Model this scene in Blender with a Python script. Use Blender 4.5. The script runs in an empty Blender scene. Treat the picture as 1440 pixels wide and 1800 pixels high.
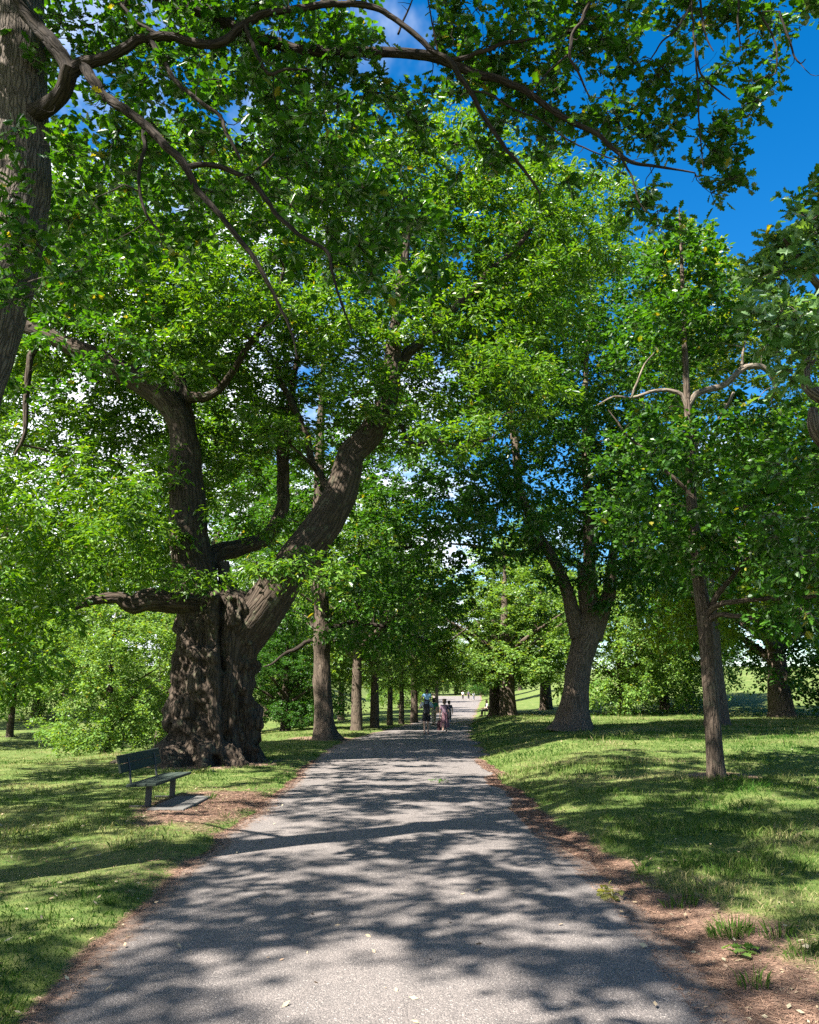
import bpy, math
import numpy as np
from mathutils import Vector

S = bpy.context.scene
COL = S.collection
PI = math.pi

# ------------------------------------------------------------------ camera
F = 1440.0                       # focal length in pixels of the 1440 px wide photograph
PITCH = math.atan(328 / F)       # the horizon lies 328 px under the middle
CAM_H = 1.70
cam_d = bpy.data.cameras.new('camera')
cam_d.sensor_fit = 'HORIZONTAL'
cam_d.sensor_width = 36.0
cam_d.lens = 36.0
cam_d.clip_start = 0.05
cam_d.clip_end = 3000
cam = bpy.data.objects.new('camera', cam_d)
COL.objects.link(cam)
cam.location = (0, 0, CAM_H)
cam.rotation_euler = (PI / 2 + PITCH, 0, 0)
S.camera = cam

# ------------------------------------------------------------------ sun, sky, exposure
SUN_AZ = math.atan2(-0.783, -0.622)
SUN_EL = math.radians(52)
SUN = np.array([math.sin(SUN_AZ) * math.cos(SUN_EL), math.cos(SUN_AZ) * math.cos(SUN_EL), math.sin(SUN_EL)])
sun_d = bpy.data.lights.new('sun', 'SUN')
sun_d.energy = 5.0
sun_d.angle = math.radians(0.53)
sun_d.color = (1.0, 0.95, 0.87)
sun = bpy.data.objects.new('sun', sun_d)
COL.objects.link(sun)
sun.rotation_euler = Vector(SUN).to_track_quat('Z', 'Y').to_euler()
S.view_settings.view_transform = 'Standard'
S.view_settings.look = 'None'
S.view_settings.exposure = 2.3
S.view_settings.gamma = 1.0
S.cycles.use_denoising = False
S.cycles.max_bounces = 7
S.cycles.diffuse_bounces = 4
S.cycles.glossy_bounces = 2
S.cycles.transmission_bounces = 4
S.cycles.transparent_max_bounces = 4
S.cycles.sample_clamp_indirect = 3.0
S.cycles.sample_clamp_direct = 6.0
S.cycles.caustics_reflective = False
S.cycles.caustics_refractive = False


class NT:
    """small helper round a node tree"""
    def __init__(self, tree):
        self.t = tree
        self.n = tree.nodes
        self.l = tree.links

    def add(self, kind, **kw):
        nd = self.n.new(kind)
        for k, v in kw.items():
            if k.startswith('_'):
                setattr(nd, k[1:], v)
            else:
                key = int(k[1:]) if k[0] == 'i' and k[1:].isdigit() else k.replace('__', ' ')
                if hasattr(v, 'is_linked') or isinstance(v, bpy.types.NodeSocket):
                    self.l.new(v, nd.inputs[key])
                else:
                    nd.inputs[key].default_value = v
        return nd

    def math(self, op, a, b=0.0, c=0.0, clamp=False):
        nd = self.n.new('ShaderNodeMath')
        nd.operation = op
        nd.use_clamp = clamp
        for i, v in enumerate((a, b, c)):
            if isinstance(v, bpy.types.NodeSocket):
                self.l.new(v, nd.inputs[i])
            else:
                nd.inputs[i].default_value = v
        return nd.outputs[0]

    def mix(self, f, a, b, mode='MIX'):
        nd = self.n.new('ShaderNodeMix')
        nd.data_type = 'RGBA'
        nd.blend_type = mode
        for i, v in ((0, f), (6, a), (7, b)):
            if isinstance(v, bpy.types.NodeSocket):
                self.l.new(v, nd.inputs[i])
            else:
                nd.inputs[i].default_value = (*v, 1) if isinstance(v, tuple) and len(v) == 3 else v
        return nd.outputs[2]

    def ramp(self, f, stops, interp='LINEAR'):
        nd = self.n.new('ShaderNodeValToRGB')
        cr = nd.color_ramp
        cr.interpolation = interp
        while len(cr.elements) < len(stops):
            cr.elements.new(0.5)
        for e, (p, c) in zip(cr.elements, stops):
            e.position = p
            e.color = (c, c, c, 1) if isinstance(c, (int, float)) else (*c, 1)
        self.l.new(f, nd.inputs[0])
        return nd.outputs[0]

    def noise(self, vec, scale, detail=3.0, rough=0.55, dist=0.0):
        nd = self.n.new('ShaderNodeTexNoise')
        self.l.new(vec, nd.inputs['Vector'])
        nd.inputs['Scale'].default_value = scale
        nd.inputs['Detail'].default_value = detail
        nd.inputs['Roughness'].default_value = rough
        nd.inputs['Distortion'].default_value = dist
        return nd.outputs[0]

    def scalevec(self, vec, s):
        nd = self.n.new('ShaderNodeMapping')
        self.l.new(vec, nd.inputs['Vector'])
        nd.inputs['Scale'].default_value = s
        return nd.outputs[0]

    def attr(self, name):
        nd = self.n.new('ShaderNodeAttribute')
        nd.attribute_name = name
        return nd


world = bpy.data.worlds.new('World')
S.world = world
world.use_nodes = True
w = NT(world.node_tree)
sky = w.add('ShaderNodeTexSky')
sky.sky_type = 'NISHITA'
sky.sun_disc = False
sky.sun_elevation = SUN_EL
sky.sun_rotation = SUN_AZ
sky.air_density = 1.0
sky.dust_density = 0.3
sky.ozone_density = 3.0
hs = w.add('ShaderNodeHueSaturation', Saturation=1.42, Value=1.15, Color=sky.outputs[0])
tc = w.add('ShaderNodeTexCoord')
sep = w.add('ShaderNodeSeparateXYZ', Vector=tc.outputs['Generated'])
# clouds on a flat layer high up: direction / height
hgt = w.math('ADD', w.math('MAXIMUM', sep.outputs[2], 0.0), 0.18)
cl = w.add('ShaderNodeCombineXYZ', X=w.math('DIVIDE', sep.outputs[0], hgt), Y=w.math('DIVIDE', sep.outputs[1], hgt), Z=0.0)
n1 = w.noise(cl.outputs[0], 1.7, 7.0, 0.58, 0.4)
side = w.math('MULTIPLY_ADD', sep.outputs[0], -0.40, 0.0)           # more cloud to the west side
lowd = w.math('MULTIPLY_ADD', sep.outputs[2], -0.30, 0.20)
dens = w.math('ADD', w.math('ADD', n1, side), lowd)
mask = w.ramp(dens, [(0.545, 0.0), (0.74, 1.0)], 'EASE')
skyc = w.mix(mask, hs.outputs[0], (8.6, 9.0, 9.8))
bg = w.n['Background']
w.l.new(skyc, bg.inputs[0])
bg.inputs[1].default_value = 0.044

# ------------------------------------------------------------------ plain helpers
CP, SP = math.cos(PITCH), math.sin(PITCH)


def ray(px, py):
    u = (px - 720) / F
    v = (900 - py) / F
    return np.array([u, CP - v * SP, SP + v * CP])


def at(px, py, Y):
    """the point at distance Y seen in that direction of the photograph"""
    r = ray(px, py)
    return np.array([0, 0, CAM_H]) + r * (Y / r[1])


def _h(ix, iy, iz, seed):
    n = (ix * 374761393 + iy * 668265263 + iz * 2147483647 + seed * 974634777) & 0xffffffff
    n = ((n ^ (n >> 13)) * 1274126177) & 0xffffffff
    n = ((n ^ (n >> 16)) * 2246822519) & 0xffffffff
    return ((n ^ (n >> 15)) & 0xffffff) / float(0xffffff)


def vnoise(p, seed=0):
    """value noise 0..1 of an (n,3) array"""
    p = np.asarray(p, float)
    i = np.floor(p).astype(np.int64)
    f = p - i
    f = f * f * (3 - 2 * f)
    r = 0
    for dx in (0, 1):
        for dy in (0, 1):
            for dz in (0, 1):
                wgt = (f[:, 0] if dx else 1 - f[:, 0]) * (f[:, 1] if dy else 1 - f[:, 1]) * (f[:, 2] if dz else 1 - f[:, 2])
                r = r + wgt * _h(i[:, 0] + dx, i[:, 1] + dy, i[:, 2] + dz, seed)
    return r


def fbm(p, seed=0, oct=4, gain=0.5):
    p = np.asarray(p, float)
    a, s, t = 1.0, 0.0, 0.0
    for k in range(oct):
        s = s + a * vnoise(p * (2.03 ** k), seed + k * 17)
        t += a
        a *= gain
    return s / t


def fbm2(x, y, sc, seed=0, oct=4):
    x = np.asarray(x, float)
    return fbm(np.stack([x.ravel() * sc, np.asarray(y, float).ravel() * sc, np.zeros(x.size) + seed * 3.3], 1), seed, oct).reshape(x.shape)


def sst(a, b, x):
    t = np.clip((x - a) / (b - a), 0, 1)
    return t * t * (3 - 2 * t)


class MB:
    """collects vertices, faces and point attributes; one build = one mesh object"""
    def __init__(self):
        self.v, self.f, self.n, self.nv = [], [], [], 0
        self.a = {}

    def add(self, verts, faces, sizes, **attrs):
        verts = np.asarray(verts, np.float32).reshape(-1, 3)
        self.v.append(verts)
        self.f.append(np.asarray(faces, np.int32).ravel() + self.nv)
        self.n.append(np.asarray(sizes, np.int32).ravel())
        for k, val in attrs.items():
            self.a.setdefault(k, []).append(np.asarray(val, np.float32).reshape(len(verts), -1))
        self.nv += len(verts)

    def quads(self, verts, q, **attrs):
        q = np.asarray(q, np.int32).reshape(-1, 4)
        self.add(verts, q, np.full(len(q), 4), **attrs)

    def mesh(self, name, mat, smooth=False):
        me = bpy.data.meshes.new(name)
        if self.v:
            v = np.concatenate(self.v)
            f = np.concatenate(self.f)
            n = np.concatenate(self.n)
            me.vertices.add(len(v))
            me.vertices.foreach_set('co', v.ravel())
            me.loops.add(len(f))
            me.loops.foreach_set('vertex_index', f)
            me.polygons.add(len(n))
            me.polygons.foreach_set('loop_start', np.concatenate([[0], np.cumsum(n)[:-1]]).astype(np.int32))
            me.polygons.foreach_set('use_smooth', np.full(len(n), smooth))
            for k, parts in self.a.items():
                d = np.concatenate(parts)
                if d.shape[1] == 1:
                    me.attributes.new(k, 'FLOAT', 'POINT').data.foreach_set('value', d.ravel())
                else:
                    me.attributes.new(k, 'FLOAT_VECTOR', 'POINT').data.foreach_set('vector', d.ravel())
            me.update(calc_edges=True)
        for m in (mat if isinstance(mat, (list, tuple)) else [mat]):
            me.materials.append(m)
        return me

    def build(self, name, mat, parent=None, smooth=False):
        o = bpy.data.objects.new(name, self.mesh(name, mat, smooth))
        COL.objects.link(o)
        if parent is not None:
            o.parent = parent
        return o


def tag(o, label=None, cat=None, group=None, kind=None):
    for k, v in (('label', label), ('category', cat), ('group', group), ('kind', kind)):
        if v:
            o[k] = v
    return o


def thing(name, label, cat, loc=(0, 0, 0), rz=0.0, group=None, sc=1.0):
    o = bpy.data.objects.new(name, None)
    o.empty_display_size = 0.2
    COL.objects.link(o)
    o.location = loc
    o.rotation_euler = (0, 0, rz)
    o.scale = (sc, sc, sc)
    return tag(o, label, cat, group)


def dup(root, loc, rz, label, group=None, sc=1.0):
    r = root.copy()
    COL.objects.link(r)
    r.location = loc
    r.rotation_euler = (0, 0, rz)
    r.scale = (sc, sc, sc) if not isinstance(sc, tuple) else sc
    r['label'] = label
    if group:
        r['group'] = group
    for ch in list(root.children):
        c = ch.copy()
        COL.objects.link(c)
        c.parent = r
        for g in list(ch.children):
            d = g.copy()
            COL.objects.link(d)
            d.parent = c
    return r


def smoothline(pts, rad, step):
    """Catmull-Rom through the points, sampled about every step metres"""
    p = np.asarray(pts, float)
    r = np.asarray(rad, float)
    if len(p) < 3:
        n = max(2, int(np.linalg.norm(p[-1] - p[0]) / step) + 1)
        t = np.linspace(0, 1, n)[:, None]
        return p[0] + (p[-1] - p[0]) * t, r[0] + (r[-1] - r[0]) * t[:, 0]
    e = np.vstack([2 * p[0] - p[1], p, 2 * p[-1] - p[-2]])
    er = np.concatenate([[r[0]], r, [r[-1]]])
    op, orr = [], []
    for i in range(1, len(e) - 2):
        n = max(1, int(round(np.linalg.norm(e[i + 1] - e[i]) / step)))
        for k in range(n):
            t = k / n
            a, b, c, d = e[i - 1], e[i], e[i + 1], e[i + 2]
            op.append(0.5 * (2 * b + (c - a) * t + (2 * a - 5 * b + 4 * c - d) * t * t + (3 * b - a - 3 * c + d) * t ** 3))
            orr.append(er[i] + (er[i + 1] - er[i]) * t)
    op.append(p[-1])
    orr.append(r[-1])
    return np.array(op), np.array(orr)


def tube(mb, pts, rad, k=8, rough=0.0, seed=0, cap=True):
    """a tapering tube along the points; bk = coordinates that follow the grain"""
    p = np.asarray(pts, float)
    r = np.maximum(np.asarray(rad, float), 0.0012)
    n = len(p)
    tg = np.gradient(p, axis=0)
    tg /= np.linalg.norm(tg, axis=1)[:, None] + 1e-9
    ref = np.array([0.0, 1.0, 0.0]) if abs(tg[0][1]) < 0.9 else np.array([1.0, 0.0, 0.0])
    N = np.empty_like(p)
    cur = ref - tg[0] * (ref @ tg[0])
    cur /= np.linalg.norm(cur)
    for i in range(n):
        cur = cur - tg[i] * (cur @ tg[i])
        cur /= np.linalg.norm(cur) + 1e-9
        N[i] = cur
    B = np.cross(tg, N)
    th = np.linspace(0, 2 * PI, k, endpoint=False)
    c, s = np.cos(th), np.sin(th)
    L = np.concatenate([[0], np.cumsum(np.linalg.norm(np.diff(p, axis=0), axis=1))])
    R = np.repeat(r[:, None], k, 1)
    if rough > 0:
        q = np.stack([np.outer(np.ones(n), c) * 1.3 + seed * 7.7, np.outer(np.ones(n), s) * 1.3, np.outer(L / (r.mean() * 3.0 + .02), np.ones(k))], -1).reshape(-1, 3)
        R = R * (1 + rough * 2 * (fbm(q, seed, 3) - 0.5).reshape(n, k))
    ring = p[:, None, :] + N[:, None, :] * (R * c)[:, :, None] + B[:, None, :] * (R * s)[:, :, None]
    verts = ring.reshape(-1, 3)
    bk = np.stack([R * c, R * s, np.repeat(L[:, None], k, 1)], -1).reshape(-1, 3) + seed * 1.37
    i = np.arange(n - 1)[:, None] * k
    j = np.arange(k)[None, :]
    j2 = (j + 1) % k
    q = np.stack([i + j, i + j2, i + k + j2, i + k + j], -1).reshape(-1, 4)
    mb.quads(verts, q, bk=bk)
    if cap:
        vv = verts[-k:]
        mb.add(vv, np.arange(k), [k], bk=bk[-k:])


# ------------------------------------------------------------------ materials
def new_mat(name):
    m = bpy.data.materials.new(name)
    m.use_nodes = True
    t = NT(m.node_tree)
    t.b = t.n['Principled BSDF']
    return m, t


def plain(name, col, rough=0.8, var=0.25, scale=30.0, metal=0.0, bump=0.0):
    m, t = new_mat(name)
    g = t.add('ShaderNodeTexCoord').outputs['Object']
    nz = t.noise(g, scale, 4.0)
    c = t.mix(nz, tuple(x * (1 - var) for x in col), tuple(min(1, x * (1 + var)) for x in col))
    t.l.new(c, t.b.inputs['Base Color'])
    t.b.inputs['Roughness'].default_value = rough
    t.b.inputs['Metallic'].default_value = metal
    if bump:
        bp = t.add('ShaderNodeBump', Strength=bump, Distance=0.01, Height=nz)
        t.l.new(bp.outputs[0], t.b.inputs['Normal'])
    return m


def bark(name, dark, light, fine=16.0, lichen=0.0, depth=0.02):
    m, t = new_mat(name)
    bk = t.attr('bk').outputs['Vector']
    st = t.scalevec(bk, (1.0, 1.0, 0.13))
    warp = t.noise(bk, 3.0, 2.0)
    wv = t.add('ShaderNodeVectorMath', _operation='ADD', i0=st)
    cmb = t.add('ShaderNodeCombineXYZ', X=t.math('MULTIPLY', warp, 0.10), Y=t.math('MULTIPLY', warp, -0.08), Z=0.0)
    t.l.new(cmb.outputs[0], wv.inputs[1])
    vo = t.add('ShaderNodeTexVoronoi', _feature='DISTANCE_TO_EDGE', Vector=wv.outputs[0], Scale=fine)
    ed = t.ramp(vo.outputs['Distance'], [(0.0, 0.0), (0.16, 0.75), (0.5, 1.0)])
    n2 = t.noise(st, fine * 3.0, 5.0, 0.65)
    n3 = t.noise(bk, 1.3, 3.0)
    hgt = t.math('MULTIPLY_ADD', n2, 0.55, t.math('MULTIPLY', ed, 0.6))
    c = t.mix(t.ramp(hgt, [(0.15, 0.0), (0.9, 1.0)]), dark, light)
    c = t.mix(t.ramp(n3, [(0.35, 0.0), (0.7, 0.55)]), c, tuple(0.55 * x for x in light))
    if lichen:
        c = t.mix(t.ramp(t.noise(bk, 4.0, 5.0, 0.7), [(0.56, 0.0), (0.66, lichen)]), c, (0.16, 0.19, 0.11))
    t.l.new(c, t.b.inputs['Base Color'])
    t.b.inputs['Roughness'].default_value = 0.92
    t.b.inputs['Specular IOR Level'].default_value = 0.2
    bp = t.add('ShaderNodeBump', Strength=1.0, Distance=depth, Height=hgt)
    t.l.new(bp.outputs[0], t.b.inputs['Normal'])
    return m


def leafmat(name, a, b, yellow=0.02, gloss=0.10, trans=0.42, rough=0.62):
    """a..b: range of leaf colours; per-leaf random in the point attribute tint"""
    m, t = new_mat(name)
    t.n.remove(t.b)
    tint = t.attr('tint').outputs['Fac']
    c = t.mix(tint, a, b)
    c = t.mix(t.ramp(tint, [(1 - yellow - 0.004, 0.0), (1 - yellow, 1.0)]), c, (0.22, 0.20, 0.02))
    tr = t.mix(1.0, c, (1.9, 1.75, 0.4), 'MULTIPLY')
    d = t.add('ShaderNodeBsdfDiffuse', Color=c)
    tl = t.add('ShaderNodeBsdfTranslucent', Color=tr)
    gl = t.add('ShaderNodeBsdfGlossy', Color=(1, 1, 1, 1), Roughness=rough)
    m1 = t.add('ShaderNodeMixShader', i0=trans, i1=d.outputs[0], i2=tl.outputs[0])
    fr = t.add('ShaderNodeFresnel', IOR=1.30)
    m2 = t.add('ShaderNodeMixShader', i0=t.math('MULTIPLY_ADD', fr.outputs[0], 0.15, gloss * 0.04), i1=m1.outputs[0], i2=gl.outputs[0])
    t.l.new(m2.outputs[0], t.n['Material Output'].inputs[0])
    return m


M_BARK_OLD = bark('bark_old_chestnut', (0.013, 0.010, 0.007), (0.078, 0.057, 0.041), 9.0, 0.25, 0.05)
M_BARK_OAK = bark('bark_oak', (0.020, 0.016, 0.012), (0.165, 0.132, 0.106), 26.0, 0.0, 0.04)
M_BARK = bark('bark_brown', (0.020, 0.015, 0.011), (0.120, 0.090, 0.066), 17.0, 0.15, 0.03)
M_BARK_MID = bark('bark_mid', (0.024, 0.018, 0.013), (0.155, 0.116, 0.084), 15.0, 0.1, 0.03)
M_BARK_SHADED = bark('bark_shaded', (0.007, 0.005, 0.004), (0.042, 0.031, 0.023), 22.0, 0.0, 0.02)  # darker bark for boughs, their shade put into the colour
M_BARK_PALE = bark('bark_pale', (0.035, 0.027, 0.020), (0.21, 0.17, 0.13), 18.0, 0.1, 0.02)
M_TWIG = plain('twig_bark', (0.075, 0.056, 0.040), 0.9, 0.35, 8.0)
M_TWIG_PALE = plain('bare_twig_bark', (0.24, 0.205, 0.16), 0.9, 0.3, 8.0)

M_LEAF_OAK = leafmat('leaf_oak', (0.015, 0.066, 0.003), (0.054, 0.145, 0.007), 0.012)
M_LEAF_CHEST = leafmat('leaf_chestnut', (0.026, 0.098, 0.003), (0.118, 0.218, 0.010), 0.01, 0.14)
M_LEAF_LIME = leafmat('leaf_lime', (0.066, 0.155, 0.022), (0.155, 0.240, 0.050), 0.01, 0.10)
M_LEAF_DARK = leafmat('leaf_dark', (0.014, 0.066, 0.004), (0.042, 0.120, 0.007), 0.0, 0.10)
M_LEAF_SUNLIT = leafmat('leaf_sunlit', (0.050, 0.130, 0.030), (0.120, 0.210, 0.075), 0.01, 0.10)  # paler leaf for the right bough, sunlight put into the colour
M_LEAF_GOLD = leafmat('leaf_gold', (0.085, 0.165, 0.008), (0.175, 0.225, 0.010), 0.01, 0.10)  # one yellower leaf range over the whole crown

# ------------------------------------------------------------------ terrain


def zpath(y):
    return 0.00009 * np.maximum(0.0, np.asarray(y, float) - 45) ** 2


def gp(px, py):
    """pixel on the path level -> x, y"""
    r = ray(px, py)
    y = 5.0
    for _ in range(60):
        t = (zpath(y) - CAM_H) / r[2]
        y = 0.5 * y + 0.5 * min(240.0, max(1.0, t * r[1])) if t > 0 else 240.0
    return np.array([r[0] / r[1] * y, y])


# path edges read off the photograph, then plain world coordinates
_rows = [(1800, 38, 1322), (1700, 140, 1215), (1560, 292, 1068), (1500, 362, 1006), (1430, 452, 938), (1380, 505, 885), (1340, 550, 856),
         (1310, 592, 833), (1290, 650, 822), (1277, 706, 826), (1263, 748, 832), (1250, 776, 836), (1240, 772, 842), (1232, 758, 848)]
_L = np.array([gp(l, y) for y, l, r in _rows])
_R = np.array([gp(r, y) for y, l, r in _rows])
_LY = np.concatenate([[-60, 0], _L[:, 1], [170, 210, 420]])
_LX = np.concatenate([[_L[0, 0] - 0.2, _L[0, 0]], _L[:, 0], [-1.5, -9, -60]])
_RY = np.concatenate([[-60, 0], _R[:, 1], [170, 210, 420]])
_RX = np.concatenate([[_R[0, 0] + 0.2, _R[0, 0]], _R[:, 0], [15, 20, 30]])


def xl(y):
    y = np.asarray(y, float)
    b = np.interp(y, _LY, _LX)
    return b + (0.16 * (fbm(np.stack([y.ravel() * 0.9, y.ravel() * 0, y.ravel() * 0], 1), 5, 4).reshape(y.shape) - 0.5) * np.clip(y / 8, .6, 3))


def xr(y):
    y = np.asarray(y, float)
    b = np.interp(y, _RY, _RX)
    return b + (0.30 * (fbm(np.stack([y.ravel() * 0.8, y.ravel() * 0 + 9, y.ravel() * 0], 1), 6, 4).reshape(y.shape) - 0.5) * np.clip(y / 8, .6, 3))


def ground(x, y):
    """height of the ground sheet"""
    x = np.asarray(x, float)
    y = np.asarray(y, float)
    L, R = xl(y), xr(y)
    z = zpath(y) * np.ones_like(x)
    s = x - R
    z = z + np.where(s > 0, 0.42 * sst(0.1, 3.2, s) * sst(10, 26, y) + 0.10 * sst(0.0, 0.9, s) + 5.2 * sst(42, 125, y) * sst(2, 26, s) * (1 - 0.5 * sst(130, 260, y)), 0)
    t = L - x
    z = z + np.where(t > 0, 0.05 * sst(0, 0.4, t) - 1.15 * sst(3.5, 15, t) * sst(17, 38, y) + 6.0 * sst(48, 140, y) * sst(4, 30, t), 0)
    out = np.maximum(np.maximum(s, t), 0)
    z = z + (fbm2(x, y, 0.35, 3, 3) - 0.5) * 0.16 * sst(0.1, 2.0, out) + (fbm2(x, y, 1.9, 4, 3) - 0.5) * 0.07 * sst(0.0, 0.6, out)
    inside = np.minimum(x - L, R - x)
    return z - 0.07 * sst(0.0, 0.25, inside)


def gz(x, y):
    return float(ground(np.array([float(x)]), np.array([float(y)]))[0])


def baseat(px, Y):
    x = (px - 720) / F * Y / (CP + 0.2278 * SP) * 1.0
    return np.array([x, Y, gz(x, Y)])


def bare(x, y):
    """0 grass .. 1 bare earth and litter"""
    x = np.asarray(x, float)
    y = np.asarray(y, float)
    L, R = xl(y), xr(y)
    s, t = x - R, L - x
    n = fbm2(x, y, 1.1, 8, 4)
    n2 = fbm2(x, y, 0.33, 11, 3)
    wr = 0.10 + 0.85 * (1 - sst(4.0, 9.5, y)) + 0.28 * (1 - sst(9, 18, y))
    b = np.where(s > -0.3, 1 - sst(0.55, 1.25, s / wr + (n - 0.5) * 2.2), 0)
    b = np.maximum(b, np.where(t > -0.3, 1 - sst(0.4, 1.0, t / 0.11 + (n - 0.5) * 1.8), 0))
    e = np.sqrt(((x + 3.2) / 0.95) ** 2 + ((y - 13.8) / 2.7) ** 2)
    b = np.maximum(b, 0.72 * (1 - sst(0.55, 1.2, e + (n - 0.5) * 1.3)))
    e2 = np.sqrt(((x + 3.3) / 1.4) ** 2 + ((y - 8.6) / 1.6) ** 2)
    b = np.maximum(b, 0.3 * (1 - sst(0.5, 1.2, e2 + (n - 0.5) * 2.0)))
    b = np.maximum(b, 0.75 * sst(0.53, 0.66, n2 * 0.6 + n * 0.4) * np.where(s > 0, 1 - sst(14, 22, y), 0.25))
    for bx, by, br in ((-5.3, 22.6, 2.0), (6.05, 16.3, 0.7), (-3.5, 35.5, 1.6)):
        d = np.hypot(x - bx, y - by)
        b = np.maximum(b, 0.8 * (1 - sst(0.7, 1.2, d / br + (n - 0.5) * 0.8)))
    return np.clip(b, 0, 1)


def build_ground():
    ys = np.concatenate([np.arange(-60, 2, 3.0), np.arange(2, 14, 0.12), np.arange(14, 30, 0.22), np.arange(30, 60, 0.5), np.arange(60, 140, 1.5), np.arange(140, 430, 8.0)])
    off = np.concatenate([np.arange(0, 3, 0.1), np.arange(3, 9, 0.22), np.arange(9, 22, 0.6), np.arange(22, 60, 2.0), np.arange(60, 300, 14.0)])
    mid = np.linspace(0, 1, 13)[1:-1]
    Y = ys[:, None]
    L, R = xl(ys)[:, None], xr(ys)[:, None]
    X = np.concatenate([L - off[None, ::-1], L + (R - L) * mid[None, :], R + off[None, :]], 1)
    Yg = np.repeat(Y, X.shape[1], 1)
    Z = ground(X, Yg)
    n, k = X.shape
    i = np.arange(n - 1)[:, None] * k
    j = np.arange(k - 1)[None, :]
    q = np.stack([i + j, i + j + 1, i + k + j + 1, i + k + j], -1).reshape(-1, 4)
    mb = MB()
    mb.quads(np.stack([X, Yg, Z], -1).reshape(-1, 3), q, bare=bare(X, Yg).ravel())
    m, t = new_mat('park_ground')
    pos = t.add('ShaderNodeNewGeometry').outputs['Position']
    ba = t.attr('bare').outputs['Fac']
    na = t.noise(pos, 1.1, 6.0, 0.7)
    nb = t.noise(pos, 9.0, 5.0, 0.7)
    nc = t.noise(pos, 60.0, 4.0, 0.7)
    g = t.mix(t.ramp(nb, [(0.3, 0.0), (0.7, 1.0)]), (0.032, 0.066, 0.014), (0.110, 0.138, 0.036))
    g = t.mix(t.ramp(na, [(0.50, 0.0), (0.68, 0.6)]), g, (0.190, 0.185, 0.070))
    d = t.mix(t.ramp(nc, [(0.35, 0.0), (0.7, 1.0)]), (0.060, 0.038, 0.028), (0.290, 0.195, 0.140))
    d = t.mix(t.ramp(nb, [(0.40, 0.0), (0.75, 0.7)]), d, (0.150, 0.090, 0.060))
    c = t.mix(t.ramp(t.math('ADD', ba, t.math('MULTIPLY_ADD', nc, 0.5, -0.25)), [(0.25, 0.0), (0.7, 1.0)]), g, d)
    t.l.new(c, t.b.inputs['Base Color'])
    t.b.inputs['Roughness'].default_value = 0.95
    t.b.inputs['Specular IOR Level'].default_value = 0.1
    bp = t.add('ShaderNodeBump', Strength=0.9, Distance=0.03, Height=t.math('ADD', nb, t.math('MULTIPLY', nc, 0.6)))
    t.l.new(bp.outputs[0], t.b.inputs['Normal'])
    tag(mb.build('ground', m, smooth=True), kind='structure')


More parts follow.
